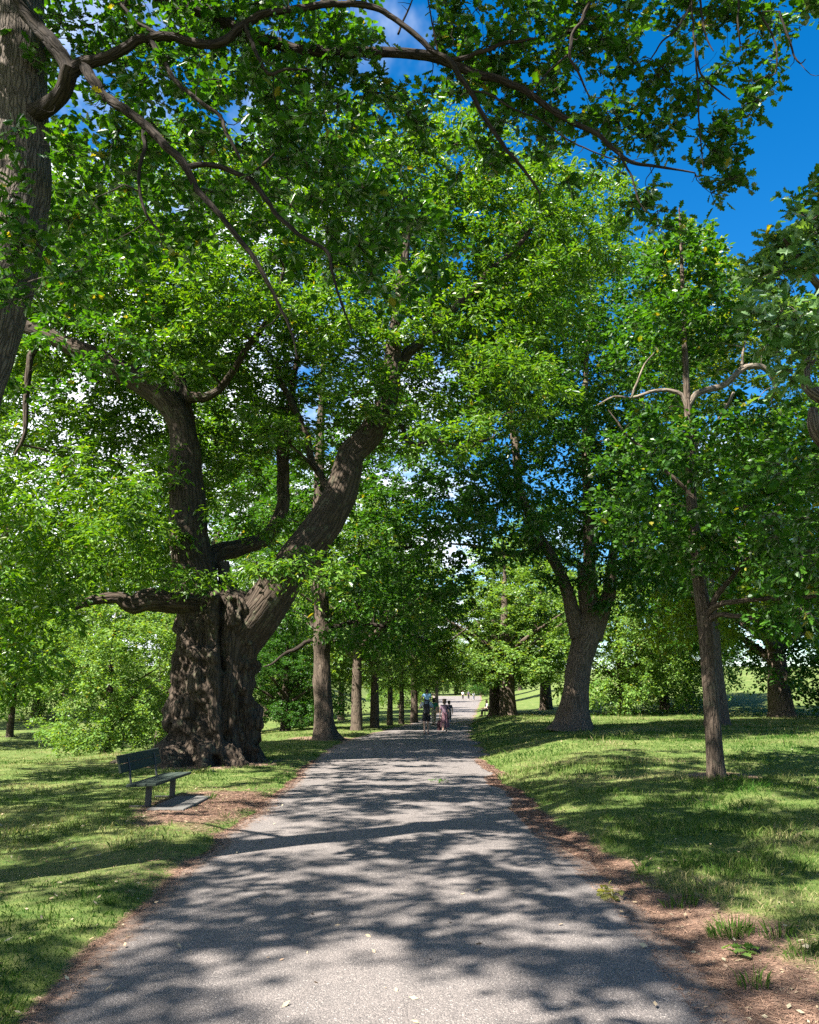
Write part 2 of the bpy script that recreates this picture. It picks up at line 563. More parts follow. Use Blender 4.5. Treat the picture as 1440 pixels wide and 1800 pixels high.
def build_path():
    ys = np.concatenate([np.arange(-60, 2, 2.0), np.arange(2, 14, 0.08), np.arange(14, 40, 0.25), np.arange(40, 206, 1.5)])
    k = 17
    u = np.linspace(0, 1, k)[None, :]
    L, R = xl(ys)[:, None] - 0.03, xr(ys)[:, None] + 0.03
    jit = (fbm2(np.repeat(ys[:, None], 2, 1), np.array([[0.0, 50.0]]) + 0 * ys[:, None], 6.0, 21, 3) - 0.5) * 0.12
    L, R = L + jit[:, :1], R + jit[:, 1:]
    X = L + (R - L) * u
    Y = np.repeat(ys[:, None], k, 1)
    Z = zpath(Y) + 0.004 + 0.025 * (1 - (2 * u - 1) ** 2) + (fbm2(X, Y, 0.8, 31, 3) - 0.5) * 0.03
    i = np.arange(len(ys) - 1)[:, None] * k
    j = np.arange(k - 1)[None, :]
    mb = MB()
    edge = np.minimum(u, 1 - u) * (R - L)
    mb.quads(np.stack([X, Y, Z], -1).reshape(-1, 3), np.stack([i + j, i + j + 1, i + k + j + 1, i + k + j], -1).reshape(-1, 4), edge=edge.ravel())
    m, t = new_mat('worn_asphalt')
    pos = t.add('ShaderNodeNewGeometry').outputs['Position']
    vo = t.add('ShaderNodeTexVoronoi', _feature='F1', Vector=pos, Scale=120.0)
    cell = t.add('ShaderNodeSeparateColor', Color=vo.outputs['Color'])
    big = t.noise(pos, 0.7, 4.0, 0.6)
    mid = t.noise(pos, 12.0, 5.0, 0.7)
    st = t.ramp(cell.outputs[0], [(0.0, (0.074, 0.064, 0.060)), (0.40, (0.130, 0.112, 0.103)), (0.78, (0.182, 0.156, 0.142)), (0.95, (0.25, 0.216, 0.196)), (1.0, (0.40, 0.36, 0.32))])
    c = t.mix(t.ramp(vo.outputs['Distance'], [(0.45, 0.0), (0.75, 0.75)]), st, (0.045, 0.043, 0.043))
    c = t.mix(t.ramp(mid, [(0.3, 0.0), (0.7, 0.35)]), c, (0.190, 0.165, 0.150))
    c = t.mix(t.ramp(big, [(0.4, 0.0), (0.7, 0.30)]), c, (0.085, 0.082, 0.080))
    e = t.attr('edge').outputs['Fac']
    em = t.ramp(t.math('ADD', e, t.math('MULTIPLY_ADD', mid, -0.6, 0.22)), [(0.0, 0.75), (0.16, 0.0)])
    ck = t.add('ShaderNodeTexVoronoi', _feature='DISTANCE_TO_EDGE', Vector=t.add('ShaderNodeVectorMath', _operation='ADD', i0=pos, i1=t.add('ShaderNodeTexNoise', Vector=pos, Scale=3.0, Detail=5.0).outputs[1]).outputs[0], Scale=0.42)
    crack = t.math('MULTIPLY', t.ramp(ck.outputs['Distance'], [(0.0, 1.0), (0.006, 0.0)]), t.ramp(t.noise(pos, 0.5, 3.0), [(0.48, 0.0), (0.56, 0.8)]))
    c = t.mix(crack, c, (0.02, 0.018, 0.017))
    stain = t.ramp(t.noise(t.scalevec(pos, (1.6, 0.35, 1.0)), 1.1, 6.0, 0.7), [(0.50, 0.0), (0.66, 0.42)])
    c = t.mix(stain, c, (0.060, 0.053, 0.050))
    c = t.mix(em, c, (0.15, 0.105, 0.078))
    t.l.new(c, t.b.inputs['Base Color'])
    t.b.inputs['Roughness'].default_value = 0.9
    t.b.inputs['Specular IOR Level'].default_value = 0.25
    hh = t.math('ADD', t.math('MULTIPLY', vo.outputs['Distance'], -0.9), t.math('MULTIPLY', cell.outputs[1], 0.5))
    bp = t.add('ShaderNodeBump', Strength=0.8, Distance=0.006, Height=hh)
    t.l.new(bp.outputs[0], t.b.inputs['Normal'])
    tag(mb.build('path', m, smooth=True), kind='structure')


build_ground()
build_path()

# ------------------------------------------------------------------ foliage
LEAF = {
    'rhomb': (np.array([(0, 0, 0), (0.5, 0.45, 0.10), (0, 1, -0.05), (-0.5, 0.45, 0.10)]), [(0, 1, 2), (0, 2, 3)]),
    'lance': (np.array([(0, 0, 0), (0.42, 0.30, 0.07), (0.40, 0.66, 0.05), (0, 1, -0.10), (-0.40, 0.66, 0.05), (-0.42, 0.30, 0.07)]), [(0, 1, 2, 3), (0, 3, 4, 5)]),
}
_half = [(0.04, 0.06), (0.16, 0.16), (0.30, 0.30), (0.17, 0.38), (0.42, 0.55), (0.22, 0.62), (0.40, 0.80), (0.17, 0.84), (0.12, 0.97)]
LEAF['oak'] = (np.array([(0, 0, 0)] + [(x, y, 0.25 * x) for x, y in _half] + [(0, 1, -0.04)] + [(-x, y, 0.25 * x) for x, y in _half[::-1]]),
               [tuple(range(0, 11)), (0,) + tuple(range(10, 20))])


def unit(v):
    return v / (np.linalg.norm(v, axis=-1, keepdims=True) + 1e-9)


def add_leaves(mb, P, D, N, size, width, kind, rng):
    tv, tf = LEAF[kind]
    n = len(P)
    D = unit(D)
    N = unit(N - D * (N * D).sum(1)[:, None])
    B = np.cross(D, N)
    s = size[:, None, None]
    V = P[:, None, :] + s * (B[:, None, :] * (tv[None, :, 0:1] * width) + D[:, None, :] * tv[None, :, 1:2] + N[:, None, :] * tv[None, :, 2:3])
    m = len(tv)
    base = (np.arange(n) * m)[:, None]
    flat = np.concatenate([np.array(f) for f in tf])
    sizes = np.array([len(f) for f in tf])
    faces = (base + flat[None, :]).ravel()
    tint = np.repeat(rng.random(n), m)
    mb.add(V.reshape(-1, 3), faces, np.tile(sizes, n), tint=tint)


def sprays(mb, C, R, rng, centre, ntw=6, nlf=10, size=0.2, width=0.4, kind='lance', flat=0.45, droop=0.25, up=1.0, twigs=None, dirs=None):
    """leafy twigs radiating from every clump centre"""
    n = len(C)
    out = unit(C - centre)
    d = rng.normal(size=(n, ntw, 3))
    d[..., 2] *= flat
    d = unit(unit(d) + 0.55 * out[:, None, :] + np.array([0, 0, 0.12]))
    ln = R[:, None] * rng.uniform(0.55, 1.1, (n, ntw))
    t = np.linspace(0.18, 1.0, nlf)[None, None, :] + rng.uniform(-0.06, 0.06, (n, ntw, nlf))
    sag = np.zeros((n, ntw, nlf, 3))
    sag[..., 2] = -droop * ln[:, :, None] * t ** 2
    P = C[:, None, None, :] + d[:, :, None, :] * (ln[:, :, None] * t)[..., None] + sag
    P = P + rng.normal(size=P.shape) * 0.10 * R[:, None, None, None]
    side = unit(np.cross(d, np.array([0, 0, 1.0])))
    sg = np.where(np.arange(nlf) % 2 == 0, 1.0, -1.0)[None, None, :, None]
    D = d[:, :, None, :] * 0.7 + side[:, :, None, :] * sg * 0.75 + rng.normal(size=P.shape) * 0.35
    D[..., 2] -= 0.25
    N = rng.normal(size=P.shape) * 0.55
    N[..., 2] += up
    sz = size * rng.uniform(0.45, 1.3, n * ntw * nlf)
    add_leaves(mb, P.reshape(-1, 3), D.reshape(-1, 3), N.reshape(-1, 3), sz, width, kind, rng)
    if twigs is not None:
        for i in range(n):
            for j in range(ntw):
                q = np.linspace(0, 1, 4)
                pp = C[i] + d[i, j] * (ln[i, j] * q)[:, None]
                pp[:, 2] -= droop * ln[i, j] * q ** 2
                tube(twigs[i], pp, 0.0055 * (1 - 0.7 * q), 3, cap=False)


def blob_points(blobs, rng, spacing):
    """clump centres spread through the ellipsoids, thinner inside"""
    out = []
    for (c, r, n) in blobs:
        c = np.asarray(c, float)
        r = np.asarray(r, float)
        d = unit(rng.normal(size=(n * 3, 3)))
        rr = rng.random(n * 3) ** (1 / 3.0)
        keep = rng.random(n * 3) < (0.25 + 0.75 * rr ** 2)
        p = c + d * rr[:, None] * r
        p = p[keep][:n]
        out.append(p)
    p = np.concatenate(out)
    if spacing > 0 and len(p) < 6000:
        kept = []
        arr = np.empty((0, 3))
        for q in p:
            if len(arr) == 0 or ((arr - q) ** 2).sum(1).min() > spacing ** 2:
                arr = np.vstack([arr, q])
        p = arr
    return p


class Wood:
    """the wooden parts of one tree; every thinner branch joins the mesh of the part it grows from"""
    def __init__(self, root, local=False):
        self.root = root
        self.loc = np.zeros(3) if local else np.array(root.location)
        self.parts = []
        self.P, self.R, self.O = [], [], []

    def add(self, name, pp, rr, mat, k=12, rough=0.1, seed=1, grows=True, label=None):
        mb = MB()
        tube(mb, pp, rr, k, rough, seed)
        self.part(name, mb, mat, label)
        if grows:
            self.P.append(np.asarray(pp, float))
            self.R.append(np.asarray(rr, float))
            self.O.append(np.full(len(pp), len(self.parts) - 1))

    def part(self, name, mb, mat, label=None):
        self.parts.append((name, mb, mat, label))

    def px(self, name, pts, Y, widths, mat, k=12, rough=0.10, seed=1, step=0.12, grows=True):
        P = pix_line(pts, Y)
        ws = np.interp(np.linspace(0, 1, len(pts)), np.linspace(0, 1, len(widths)), widths)
        R = np.array([pxw(wd, p[1], p[2] if len(p) > 2 else Y) for wd, p in zip(ws, pts)])
        pp, rr = smoothline(P, R, step)
        Ls = np.concatenate([[0], np.cumsum(np.linalg.norm(np.diff(pp, axis=0), axis=1))])
        for ax in range(3):
            q = np.stack([Ls / (rr.mean() * 7 + 0.03), 0 * Ls + ax * 5.3, 0 * Ls + seed * 1.7], 1)
            pp[:, ax] += (fbm(q, 90 + seed, 3) - 0.5) * (1.5 * np.minimum(rr, 0.13) + 0.4 * rr) * np.clip(Ls / (Ls[-1] * 0.15 + 1e-6), 0, 1)
        self.add(name, pp, rr, mat, k, rough, seed, grows)

    def grow(self, clumps, rng, k=5, thick=1.0, sag=0.12, rtip=0.006, above=None):
        """join every clump to the nearest older wood with a curved, tapering branch"""
        nodes, nrad, own = np.concatenate(self.P), np.concatenate(self.R), np.concatenate(self.O)
        if above is not None:
            q = nodes[:, 2] > above
            nodes, nrad, own = nodes[q], nrad[q], own[q]
        cap = len(nodes) + len(clumps) * 5
        NP, NR, NO = np.empty((cap, 3)), np.empty(cap), np.empty(cap, int)
        m = len(nodes)
        NP[:m], NR[:m], NO[:m] = nodes, nrad, own
        dist = np.array([((nodes - c) ** 2).sum(1).min() for c in clumps])
        owner = np.zeros(len(clumps), int)
        for ci in np.argsort(dist):
            c = clumps[ci]
            dd = np.sqrt(((NP[:m] - c) ** 2).sum(1))
            sc = dd - np.minimum(NR[:m], 0.12) * 2.0 + 0.35 * np.maximum(0, NP[:m, 2] - c[2])
            b = int(np.argmin(sc))
            a, L = NP[b], dd[b]
            owner[ci] = NO[b]
            if L < 0.03:
                continue
            r0 = min(NR[b] * 0.72, thick * (0.008 + 0.011 * L ** 1.1))
            q = np.linspace(0, 1, 5)[:, None]
            bend = rng.normal(size=3) * 0.13 * L
            bend[2] += sag * L
            pp = a + (c - a) * q + bend * (4 * q * (1 - q)) + rng.normal(size=(5, 3)) * 0.02 * L * (q * (1 - q) * 4)
            rr = r0 + (min(rtip, r0) - r0) * q[:, 0]
            tube(self.parts[NO[b]][1], pp, rr, k, cap=False)
            for s_ in range(1, 5):
                NP[m], NR[m], NO[m] = pp[s_], rr[s_], NO[b]
                m += 1
        return owner

    def finish(self):
        out = []
        for name, mb, mat, label in self.parts:
            mb.v = [v - self.loc.astype(np.float32) for v in mb.v]
            o = mb.build(name, mat, self.root, smooth=True)
            if label:
                o['label'] = label
            out.append(o)
        return out


def crown(wd, name, mb, leafm, label=None):
    mb.v = [v - wd.loc.astype(np.float32) for v in mb.v]
    o = mb.build(name, leafm, wd.root)
    if label:
        o['label'] = label
    return o


def pix_line(pts, Y, dy=0.0):
    """polyline of a limb: (px, py) or (px, py, Y) seen from the path -> world"""
    out = []
    for i, p in enumerate(pts):
        yy = p[2] if len(p) > 2 else Y + dy * i
        out.append(at(p[0], p[1], yy))
    return np.array(out)


def pxw(w_px, py, Y):
    """radius in metres of something w_px wide at row py and distance Y"""
    v = (900 - py) / F
    return 0.5 * w_px / F * Y / (CP - v * SP)


def blobs_px(lst):
    """(px, py, Y, rx, ry, rz, n) -> world ellipsoids"""
    return [(at(b[0], b[1], b[2]), (b[3], b[4], b[5]), b[6]) for b in lst]


def leafy(wd, blobs, seed, leafm, spacing=0.5, rad=0.55, ntw=6, nlf=10, size=0.2, width=0.4, kind='lance', flat=0.45,
          droop=0.25, up=1.0, thick=1.0, centre=None, k=5, above=None):
    rng = np.random.default_rng(seed)
    C = blob_points(blobs, rng, spacing)
    wd.grow(C, rng, k, thick, above=above)
    lb = MB()
    cen = np.asarray(centre if centre is not None else C.mean(0) - np.array([0, 0, 2.0]), float)
    sprays(lb, C, rad * rng.uniform(0.75, 1.25, len(C)), rng, cen, ntw, nlf, size, width, kind, flat, droop, up)
    wd.finish()
    crown(wd, 'crown', lb, leafm)


# ------------------------------------------------------------------ the ancient sweet chestnut
def ancient_chestnut():
    b = baseat(378, 23.0)
    t = thing('chestnut_tree', 'ancient sweet chestnut with huge gnarled burled trunk behind the bench', 'tree', b)
    K, J = 260, 190
    H = 4.75
    zz = np.linspace(-0.35, H, J)
    th = np.linspace(0, 2 * PI, K, endpoint=False)
    T, Z = np.meshgrid(th, zz)
    # left and right outline of the trunk by height (metres from its middle line)
    lz = [-0.35, 0.0, 0.25, 0.6, 1.1, 1.7, 2.6, 3.5, 4.3, 4.75]
    lx = [2.35, 2.05, 1.72, 1.42, 1.16, 1.12, 1.08, 1.02, 0.92, 0.72]
    rx_ = [1.55, 1.28, 1.20, 1.15, 1.12, 1.13, 1.15, 1.12, 1.05, 0.85]
    l = np.interp(Z, lz, lx)
    r = np.interp(Z, lz, rx_)
    wgt = 0.5 - 0.5 * np.cos(T)
    R = r + (l - r) * wgt
    Tt = T + 0.16 * Z + 0.35 * (fbm(np.stack([np.cos(T), np.sin(T), Z * 0.5], -1).reshape(-1, 3), 71, 3).reshape(T.shape) - 0.5)
    root = np.exp(-np.maximum(Z, 0) / 0.55)
    cols = 0.045 * np.cos(5 * Tt + 0.6) + 0.03 * np.cos(13 * Tt + 1.0) + 0.015 * np.cos(23 * Tt + 2) + 0.07 * root * np.cos(8 * Tt)
    R = R + cols * (0.55 + 1.2 * root)
    P = np.stack([np.cos(Tt) * 1.2, np.sin(Tt) * 1.2, Z * 0.75], -1).reshape(-1, 3)
    burl = fbm(P * 2.1, 41, 3).reshape(T.shape)
    R = R + 0.42 * (sst(0.40, 0.70, burl) - 0.35) * (0.8 + 0.7 * root)
    knob = vnoise(P * 5.0, 47).reshape(T.shape)
    R = R + 0.22 * np.maximum(0, knob - 0.52) * 2 * (0.5 + 1.2 * root)
    R = R + 0.05 * (fbm(P * np.array([9, 9, 3.0]), 51, 4).reshape(T.shape) - 0.5)
    crease = np.abs(fbm(np.stack([np.cos(Tt) * 2.2, np.sin(Tt) * 2.2, Z * 0.35], -1).reshape(-1, 3), 61, 2).reshape(T.shape) - 0.5)
    R = R - 0.12 * np.exp(-(crease / 0.022) ** 2)
    gap = np.exp(-((((T + 1.05 + 0.06 * Z) + PI) % (2 * PI) - PI) / 0.10) ** 2) * sst(-0.2, 0.8, Z)    # the dark cleft on the right of the face
    R = R - 0.30 * gap
    top = sst(H - 0.5, H, Z)
    R = R * (1 - 0.55 * top)
    R = R * 0.93
    X = R * np.cos(T)
    Yv = R * np.sin(T) * 0.95
    V = np.stack([X, Yv, Z], -1).reshape(-1, 3)
    i = np.arange(J - 1)[:, None] * K
    j = np.arange(K)[None, :]
    j2 = (j + 1) % K
    mb = MB()
    mb.quads(V, np.stack([i + j, i + j2, i + K + j2, i + K + j], -1).reshape(-1, 4), bk=V)
    mb.add(V[-K:], np.arange(K), [K], bk=V[-K:])
    mb.v = [v + b.astype(np.float32) for v in mb.v]
    wd = Wood(t)
    wd.part('trunk', mb, M_BARK_OLD)

    def lb(name, pts, Y, ws, mat=M_BARK_OLD, k=26, rough=0.12, seed=1, dy=0.0):
        wd.px(name, pts, Y, ws, mat, k, rough, seed)

    Y = 23.0
    lb('limb', [(366, 1180), (352, 1100), (338, 1020), (332, 940), (328, 870), (325, 800), (318, 750), (290, 705), (240, 668), (180, 636), (120, 608), (80, 590), (40, 574), (-10, 540), (-70, 480)],
       Y, [60, 84, 72, 68, 64, 56, 46, 44, 40, 34, 30, 26, 22, 16, 10], seed=2, k=40, rough=0.16)
    lb('limb', [(398, 1220), (412, 1150), (448, 1085), (484, 1030), (522, 972), (560, 925), (594, 885), (612, 845), (622, 806), (650, 772), (676, 725), (690, 660), (698, 590), (706, 510), (715, 430), (712, 340)],
       Y, [40, 74, 78, 72, 66, 62, 58, 54, 48, 46, 38, 34, 26, 20, 14, 8], seed=3, k=40, rough=0.16)
    lb('limb', [(352, 1040, 23.30), (372, 985, 23.80), (415, 962, 24.40), (465, 946, 24.90), (490, 905, 25.20), (500, 850, 25.40), (499, 790, 25.60), (508, 730, 25.80), (520, 640, 26.00), (540, 540, 26.20), (560, 430, 26.40)],
       22.5, [40, 36, 31, 26, 23, 22, 21, 14, 10, 7, 4], seed=4, k=24)
    lb('stump', [(404, 1120, 23.30), (400, 1080, 23.40), (396, 1040, 23.40), (392, 1000, 23.40), (391, 985, 23.40)], 23.4, [36, 28, 24, 22, 20], mat=M_BARK, seed=5)
    lb('broken_limb', [(345, 1062, 22.60), (300, 1058, 22.30), (262, 1052, 22.00), (232, 1060, 21.80), (205, 1048, 21.70), (176, 1052, 21.60), (150, 1062, 21.50), (134, 1071, 21.40)], 22.0, [40, 38, 40, 34, 22, 18, 13, 6], seed=6, rough=0.3)
    lb('limb', [(330, 700), (380, 688), (445, 602, 22.50), (480, 540, 22.00), (500, 470, 21.50)], Y, [20, 14, 11, 8, 5], seed=7, k=10)
    lb('limb', [(590, 890, 23.20), (572, 850, 23.40), (550, 812, 23.80), (535, 755, 24.00), (512, 705, 24.00), (494, 665, 24.00), (486, 640, 24.00), (460, 610, 24.00), (430, 590, 24.00), (380, 560, 24.00)], 24.0, [15, 13, 13, 12, 11, 10, 9, 8, 6, 4], seed=8, k=12)
    lb('limb', [(684, 700), (720, 776, 22.50), (765, 776, 22.20), (812, 786, 22.00), (842, 778, 22.00), (866, 770, 22.00)], 24.5, [9, 9, 9, 8, 7, 3], seed=9, k=10)
    lb('limb', [(690, 660), (740, 600), (800, 540), (860, 480), (920, 420), (960, 360)], 23.5, [22, 18, 14, 11, 8, 5], seed=10, k=10)
    lb('limb', [(76, 590), (50, 640), (47, 700), (45, 760), (25, 800)], Y, [13, 12, 11, 8, 5], seed=11, k=8)
    lb('limb', [(330, 760), (322, 700, 23.40), (300, 600, 24.00), (270, 480, 24.50), (240, 380, 25.00)], 23.8, [30, 24, 18, 12, 6], seed=12, k=10)
    bl = blobs_px([
        (180, 500, 25.2, 3.24, 3.40, 2.81, 241), (360, 420, 24.0, 3.46, 3.60, 3.24, 276), (280, 620, 26.5, 3.02, 2.60, 1.94, 126), (60, 600, 25.5, 2.38, 2.60, 1.94, 103), (90, 400, 20.5, 2.16, 2.40, 1.94, 92), (560, 360, 25.0, 3.02, 3.00, 2.81, 126), (690, 330, 25.0, 3.67, 3.40, 2.59, 195),
        (860, 420, 24.5, 3.67, 3.40, 3.02, 195), (990, 400, 26.0, 2.38, 3.00, 2.38, 92), (640, 560, 25.8, 3.89, 3.40, 2.59, 172), (800, 590, 24.4, 3.24, 3.00, 2.16, 126),
        (440, 640, 25.0, 2.81, 3.00, 1.51, 80), (140, 720, 26.0, 3.24, 3.00, 2.16, 138), (110, 900, 20.0, 2.59, 3.00, 1.51, 86), (40, 1050, 19.0, 1.51, 2.00, 1.30, 52), (20, 1170, 18.5, 0.97, 1.20, 0.65, 27),
        (930, 540, 24, 2.0, 2.6, 1.8, 80), (420, 720, 25.5, 2.6, 2.0, 1.6, 60), (560, 760, 26, 2.4, 2.0, 1.4, 50), (230, 960, 24.5, 1.8, 1.6, 1.0, 36),
        (400, 500, 20.5, 1.8, 1.6, 1.6, 60), (560, 560, 21.0, 1.4, 1.4, 1.0, 34), (90, 480, 20.5, 1.6, 1.6, 1.2, 44), (680, 735, 22.2, 0.8, 0.6, 0.5, 12), (694, 620, 22.2, 0.9, 0.6, 0.9, 18), (240, 560, 20.5, 1.4, 1.4, 1.0, 30), (600, 690, 21.5, 0.7, 0.7, 0.5, 10), (480, 760, 22.0, 0.8, 0.7, 0.5, 10),
        (790, 765, 21.6, 1.2, 0.8, 0.5, 14), (740, 800, 21.8, 0.6, 0.6, 0.4, 7),
        (900, 640, 24.5, 2.0, 2.2, 1.4, 66), (920, 440, 25, 2.0, 2.2, 1.6, 60),
        (330, 620, 20.6, 1.5, 1.3, 0.9, 44),
        (140, 800, 26.5, 2.2, 2.0, 1.4, 64), (235, 770, 27.0, 2.0, 2.0, 1.3, 56), (360, 840, 27.0, 1.8, 1.8, 1.0, 30), (672, 715, 22.2, 0.9, 0.6, 0.7, 24),
        (480, 915, 23.2, 0.7, 0.5, 0.4, 9), (560, 1000, 21.6, 0.6, 0.5, 0.3, 7), (400, 890, 22.0, 0.5, 0.4, 0.4, 6), (310, 940, 22, 0.4, 0.4, 0.4, 6), (300, 830, 22.2, 0.5, 0.4, 0.5, 8),
        (680, 740, 25.0, 1.73, 2.00, 0.97, 43), (500, 980, 21.6, 0.86, 0.70, 0.49, 12), (340, 1010, 21.4, 0.76, 0.50, 0.38, 9), (880, 690, 23.0, 1.94, 2.00, 1.08, 46),
        (420, 780, 25.0, 2.59, 2.00, 1.08, 29), (250, 860, 24.5, 2.38, 2.00, 1.30, 41)])
    leafy(wd, bl, 101, M_LEAF_CHEST, above=4.6, spacing=0.55, rad=0.66, ntw=11, nlf=12, size=0.195, width=0.40, kind='lance', flat=0.5, droop=0.2, up=0.9,
          thick=1.8, centre=at(470, 850, 23.5))
    return t


ancient_chestnut()


# ------------------------------------------------------------------ the near oak whose boughs hang over the path
def near_oak():
    b = np.array([-5.05, 8.0, gz(-5.05, 8.0)])
    t = thing('oak_tree', 'near oak at the left edge, deeply ridged trunk, boughs hanging over the path', 'tree', b)
    Y = 8.0
    px = [(-205, 1560), (-175, 1400), (-140, 1150), (-105, 900), (-68, 700), (-24, 560), (12, 440), (32, 330), (36, 200), (38, 60), (36, -120), (30, -330), (20, -600)]
    ws = [200, 150, 136, 130, 128, 122, 112, 104, 92, 78, 66, 50, 30]
    P = pix_line(px, Y)
    R = np.array([pxw(a, p[1], Y) for a, p in zip(ws, px)])
    P[0] = (P[0][0], Y, b[2] - 0.15)
    pp, rr = smoothline(P, R, 0.06)
    wd = Wood(t)
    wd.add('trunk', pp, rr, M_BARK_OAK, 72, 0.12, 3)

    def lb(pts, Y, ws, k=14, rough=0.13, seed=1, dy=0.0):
        wd.px('limb', pts, Y, [a * 0.82 for a in ws], M_BARK_SHADED, k, rough, seed, 0.05)

    lb([(40, 205, 7.95), (62, 195, 7.8), (88, 182, 7.65), (112, 150, 7.5), (124, 118, 7.4)], 7.6, [52, 40, 36, 34, 36], 20, seed=2)
    lb([(126, 128, 7.4), (112, 108, 7.4), (92, 84, 7.4), (68, 58, 7.4), (40, 22, 7.4), (18, -20, 7.4), (0, -80, 7.4)], 7.4, [34, 32, 32, 31, 28, 24, 18], 16, seed=3)
    lb([(118, 130, 7.4), (145, 112, 7.4), (172, 108, 7.35), (215, 88, 7.3), (250, 66, 7.25), (300, 61, 7.2), (345, 74, 7.2), (388, 70, 7.2), (430, 40, 7.2), (480, 20, 7.2), (540, 12, 7.2), (600, 4, 7.2),
        (650, 12, 7.2), (690, 30, 7.2), (722, 54, 7.2), (758, 88, 7.2), (786, 104, 7.2), (806, 130, 7.25), (826, 162, 7.3), (850, 204, 7.4), (880, 248, 7.5), (906, 280, 7.5), (932, 312, 7.6), (950, 340, 7.6)],
       7.3, [36, 28, 25, 22, 20, 19, 19, 19, 18, 16, 15, 14, 13, 12, 12, 12, 12, 12, 11, 10, 9, 8, 6, 4], seed=4)
    lb([(36, -60, 8.0), (140, -50, 7.9), (260, -20, 7.8), (360, 20, 7.7), (450, 62, 7.6), (530, 84, 7.55), (612, 94, 7.5), (700, 97, 7.5), (760, 100, 7.5), (800, 112, 7.5), (840, 130, 7.5), (880, 141, 7.5), (930, 165, 7.5),
        (975, 194, 7.5), (1012, 216, 7.5), (1050, 234, 7.5), (1068, 252, 7.5), (1088, 268, 7.5), (1112, 285, 7.5), (1152, 292, 7.5), (1200, 300, 7.5), (1222, 304, 7.5)],
       7.6, [40, 38, 34, 30, 27, 25, 23, 22, 21, 19, 17, 16, 14, 13, 12, 11, 10, 9, 8, 6, 4, 3], seed=5)
    lb([(790, 106, 7.5), (826, 98, 7.4), (850, 90, 7.3), (880, 76, 7.3), (910, 72, 7.2), (942, 66, 7.2)], 7.4, [12, 10, 9, 8, 7, 4], 8, seed=6)
    lb([(144, 112, 7.4), (184, 164, 7.3), (240, 207, 7.2), (290, 254, 7.15), (328, 294, 7.1), (344, 326, 7.1), (384, 374, 7.0), (420, 420, 7.0), (450, 460, 7.0), (474, 500, 7.0), (494, 540, 7.0), (514, 590, 7.0), (522, 630, 7.0)],
       7.1, [24, 22, 20, 18, 17, 14, 12, 11, 10, 9, 7, 5, 3], seed=7)
    lb([(330, 294, 7.1), (352, 290, 7.1), (384, 293, 7.1), (436, 311, 7.1), (464, 344, 7.0), (492, 382, 7.0), (530, 416, 7.0), (574, 443, 7.0), (584, 480, 7.0), (598, 526, 7.0), (618, 580, 7.0)],
       7.1, [14, 12, 12, 12, 11, 10, 9, 8, 6, 5, 3], 10, seed=8)
    lb([(436, 310, 7.1), (462, 288, 7.1), (482, 270, 7.1)], 7.1, [7, 6, 4], 6, seed=9)
    lb([(262, 66, 7.25), (284, 100, 7.2), (308, 140, 7.1), (350, 176, 7.0), (386, 206, 7.0), (402, 242, 7.0), (424, 286, 7.0)], 7.1, [11, 11, 10, 9, 9, 8, 5], 8, seed=10)
    lb([(252, 226, 7.2), (253, 262, 7.1), (246, 300, 7.1), (247, 344, 7.1), (262, 384, 7.1), (282, 408, 7.1)], 7.1, [9, 8, 8, 7, 6, 3], 8, seed=11)
    lb([(430, 44, 7.2), (450, 90, 7.1), (472, 130, 7.1), (500, 122, 7.1), (546, 122, 7.1)], 7.1, [9, 9, 8, 6, 3], 8, seed=12)
    lb([(1045, -40, 7.2), (1030, 20, 7.2), (1010, 55, 7.2), (1004, 80, 7.2), (1002, 100, 7.2), (1020, 134, 7.2), (1036, 170, 7.2)], 7.2, [9, 9, 8, 8, 6, 5, 3], 8, seed=13)
    lb([(300, 72, 7.25), (230, 30, 7.3), (190, -30, 7.3), (150, -100, 7.3)], 7.3, [10, 9, 8, 6], 8, seed=14)
    # long bare hanging twigs on the right
    for sd, pts in enumerate(([(1212, -40), (1220, 60), (1226, 140), (1230, 220), (1236, 300)], [(1300, -40), (1298, 40), (1302, 90)], [(1226, 90), (1232, 130), (1270, 165), (1284, 175)],
                              [(1228, -20), (1240, 60), (1254, 90)], [(1214, 10), (1190, 50), (1165, 72), (1150, 95), (1140, 110)], [(1340, 30), (1362, 70), (1366, 110), (1363, 130)],
                              [(1370, 20), (1388, 70), (1396, 98), (1408, 112), (1416, 104)], [(700, 60), (716, 20), (735, -20)], [(770, 90), (760, 40), (748, -20)], [(1000, 95), (960, 130), (930, 170)],
                              [(820, 160), (860, 165), (900, 190), (950, 210), (990, 240), (1040, 265), (1090, 285)], [(1088, 268), (1110, 310), (1122, 350), (1135, 372)])):
        lb([(a, c, 7.3) for a, c in pts], 7.3, [5, 4.5, 4, 3.4, 2.2], 6, 0.05, seed=30 + sd)
    rng = np.random.default_rng(7)
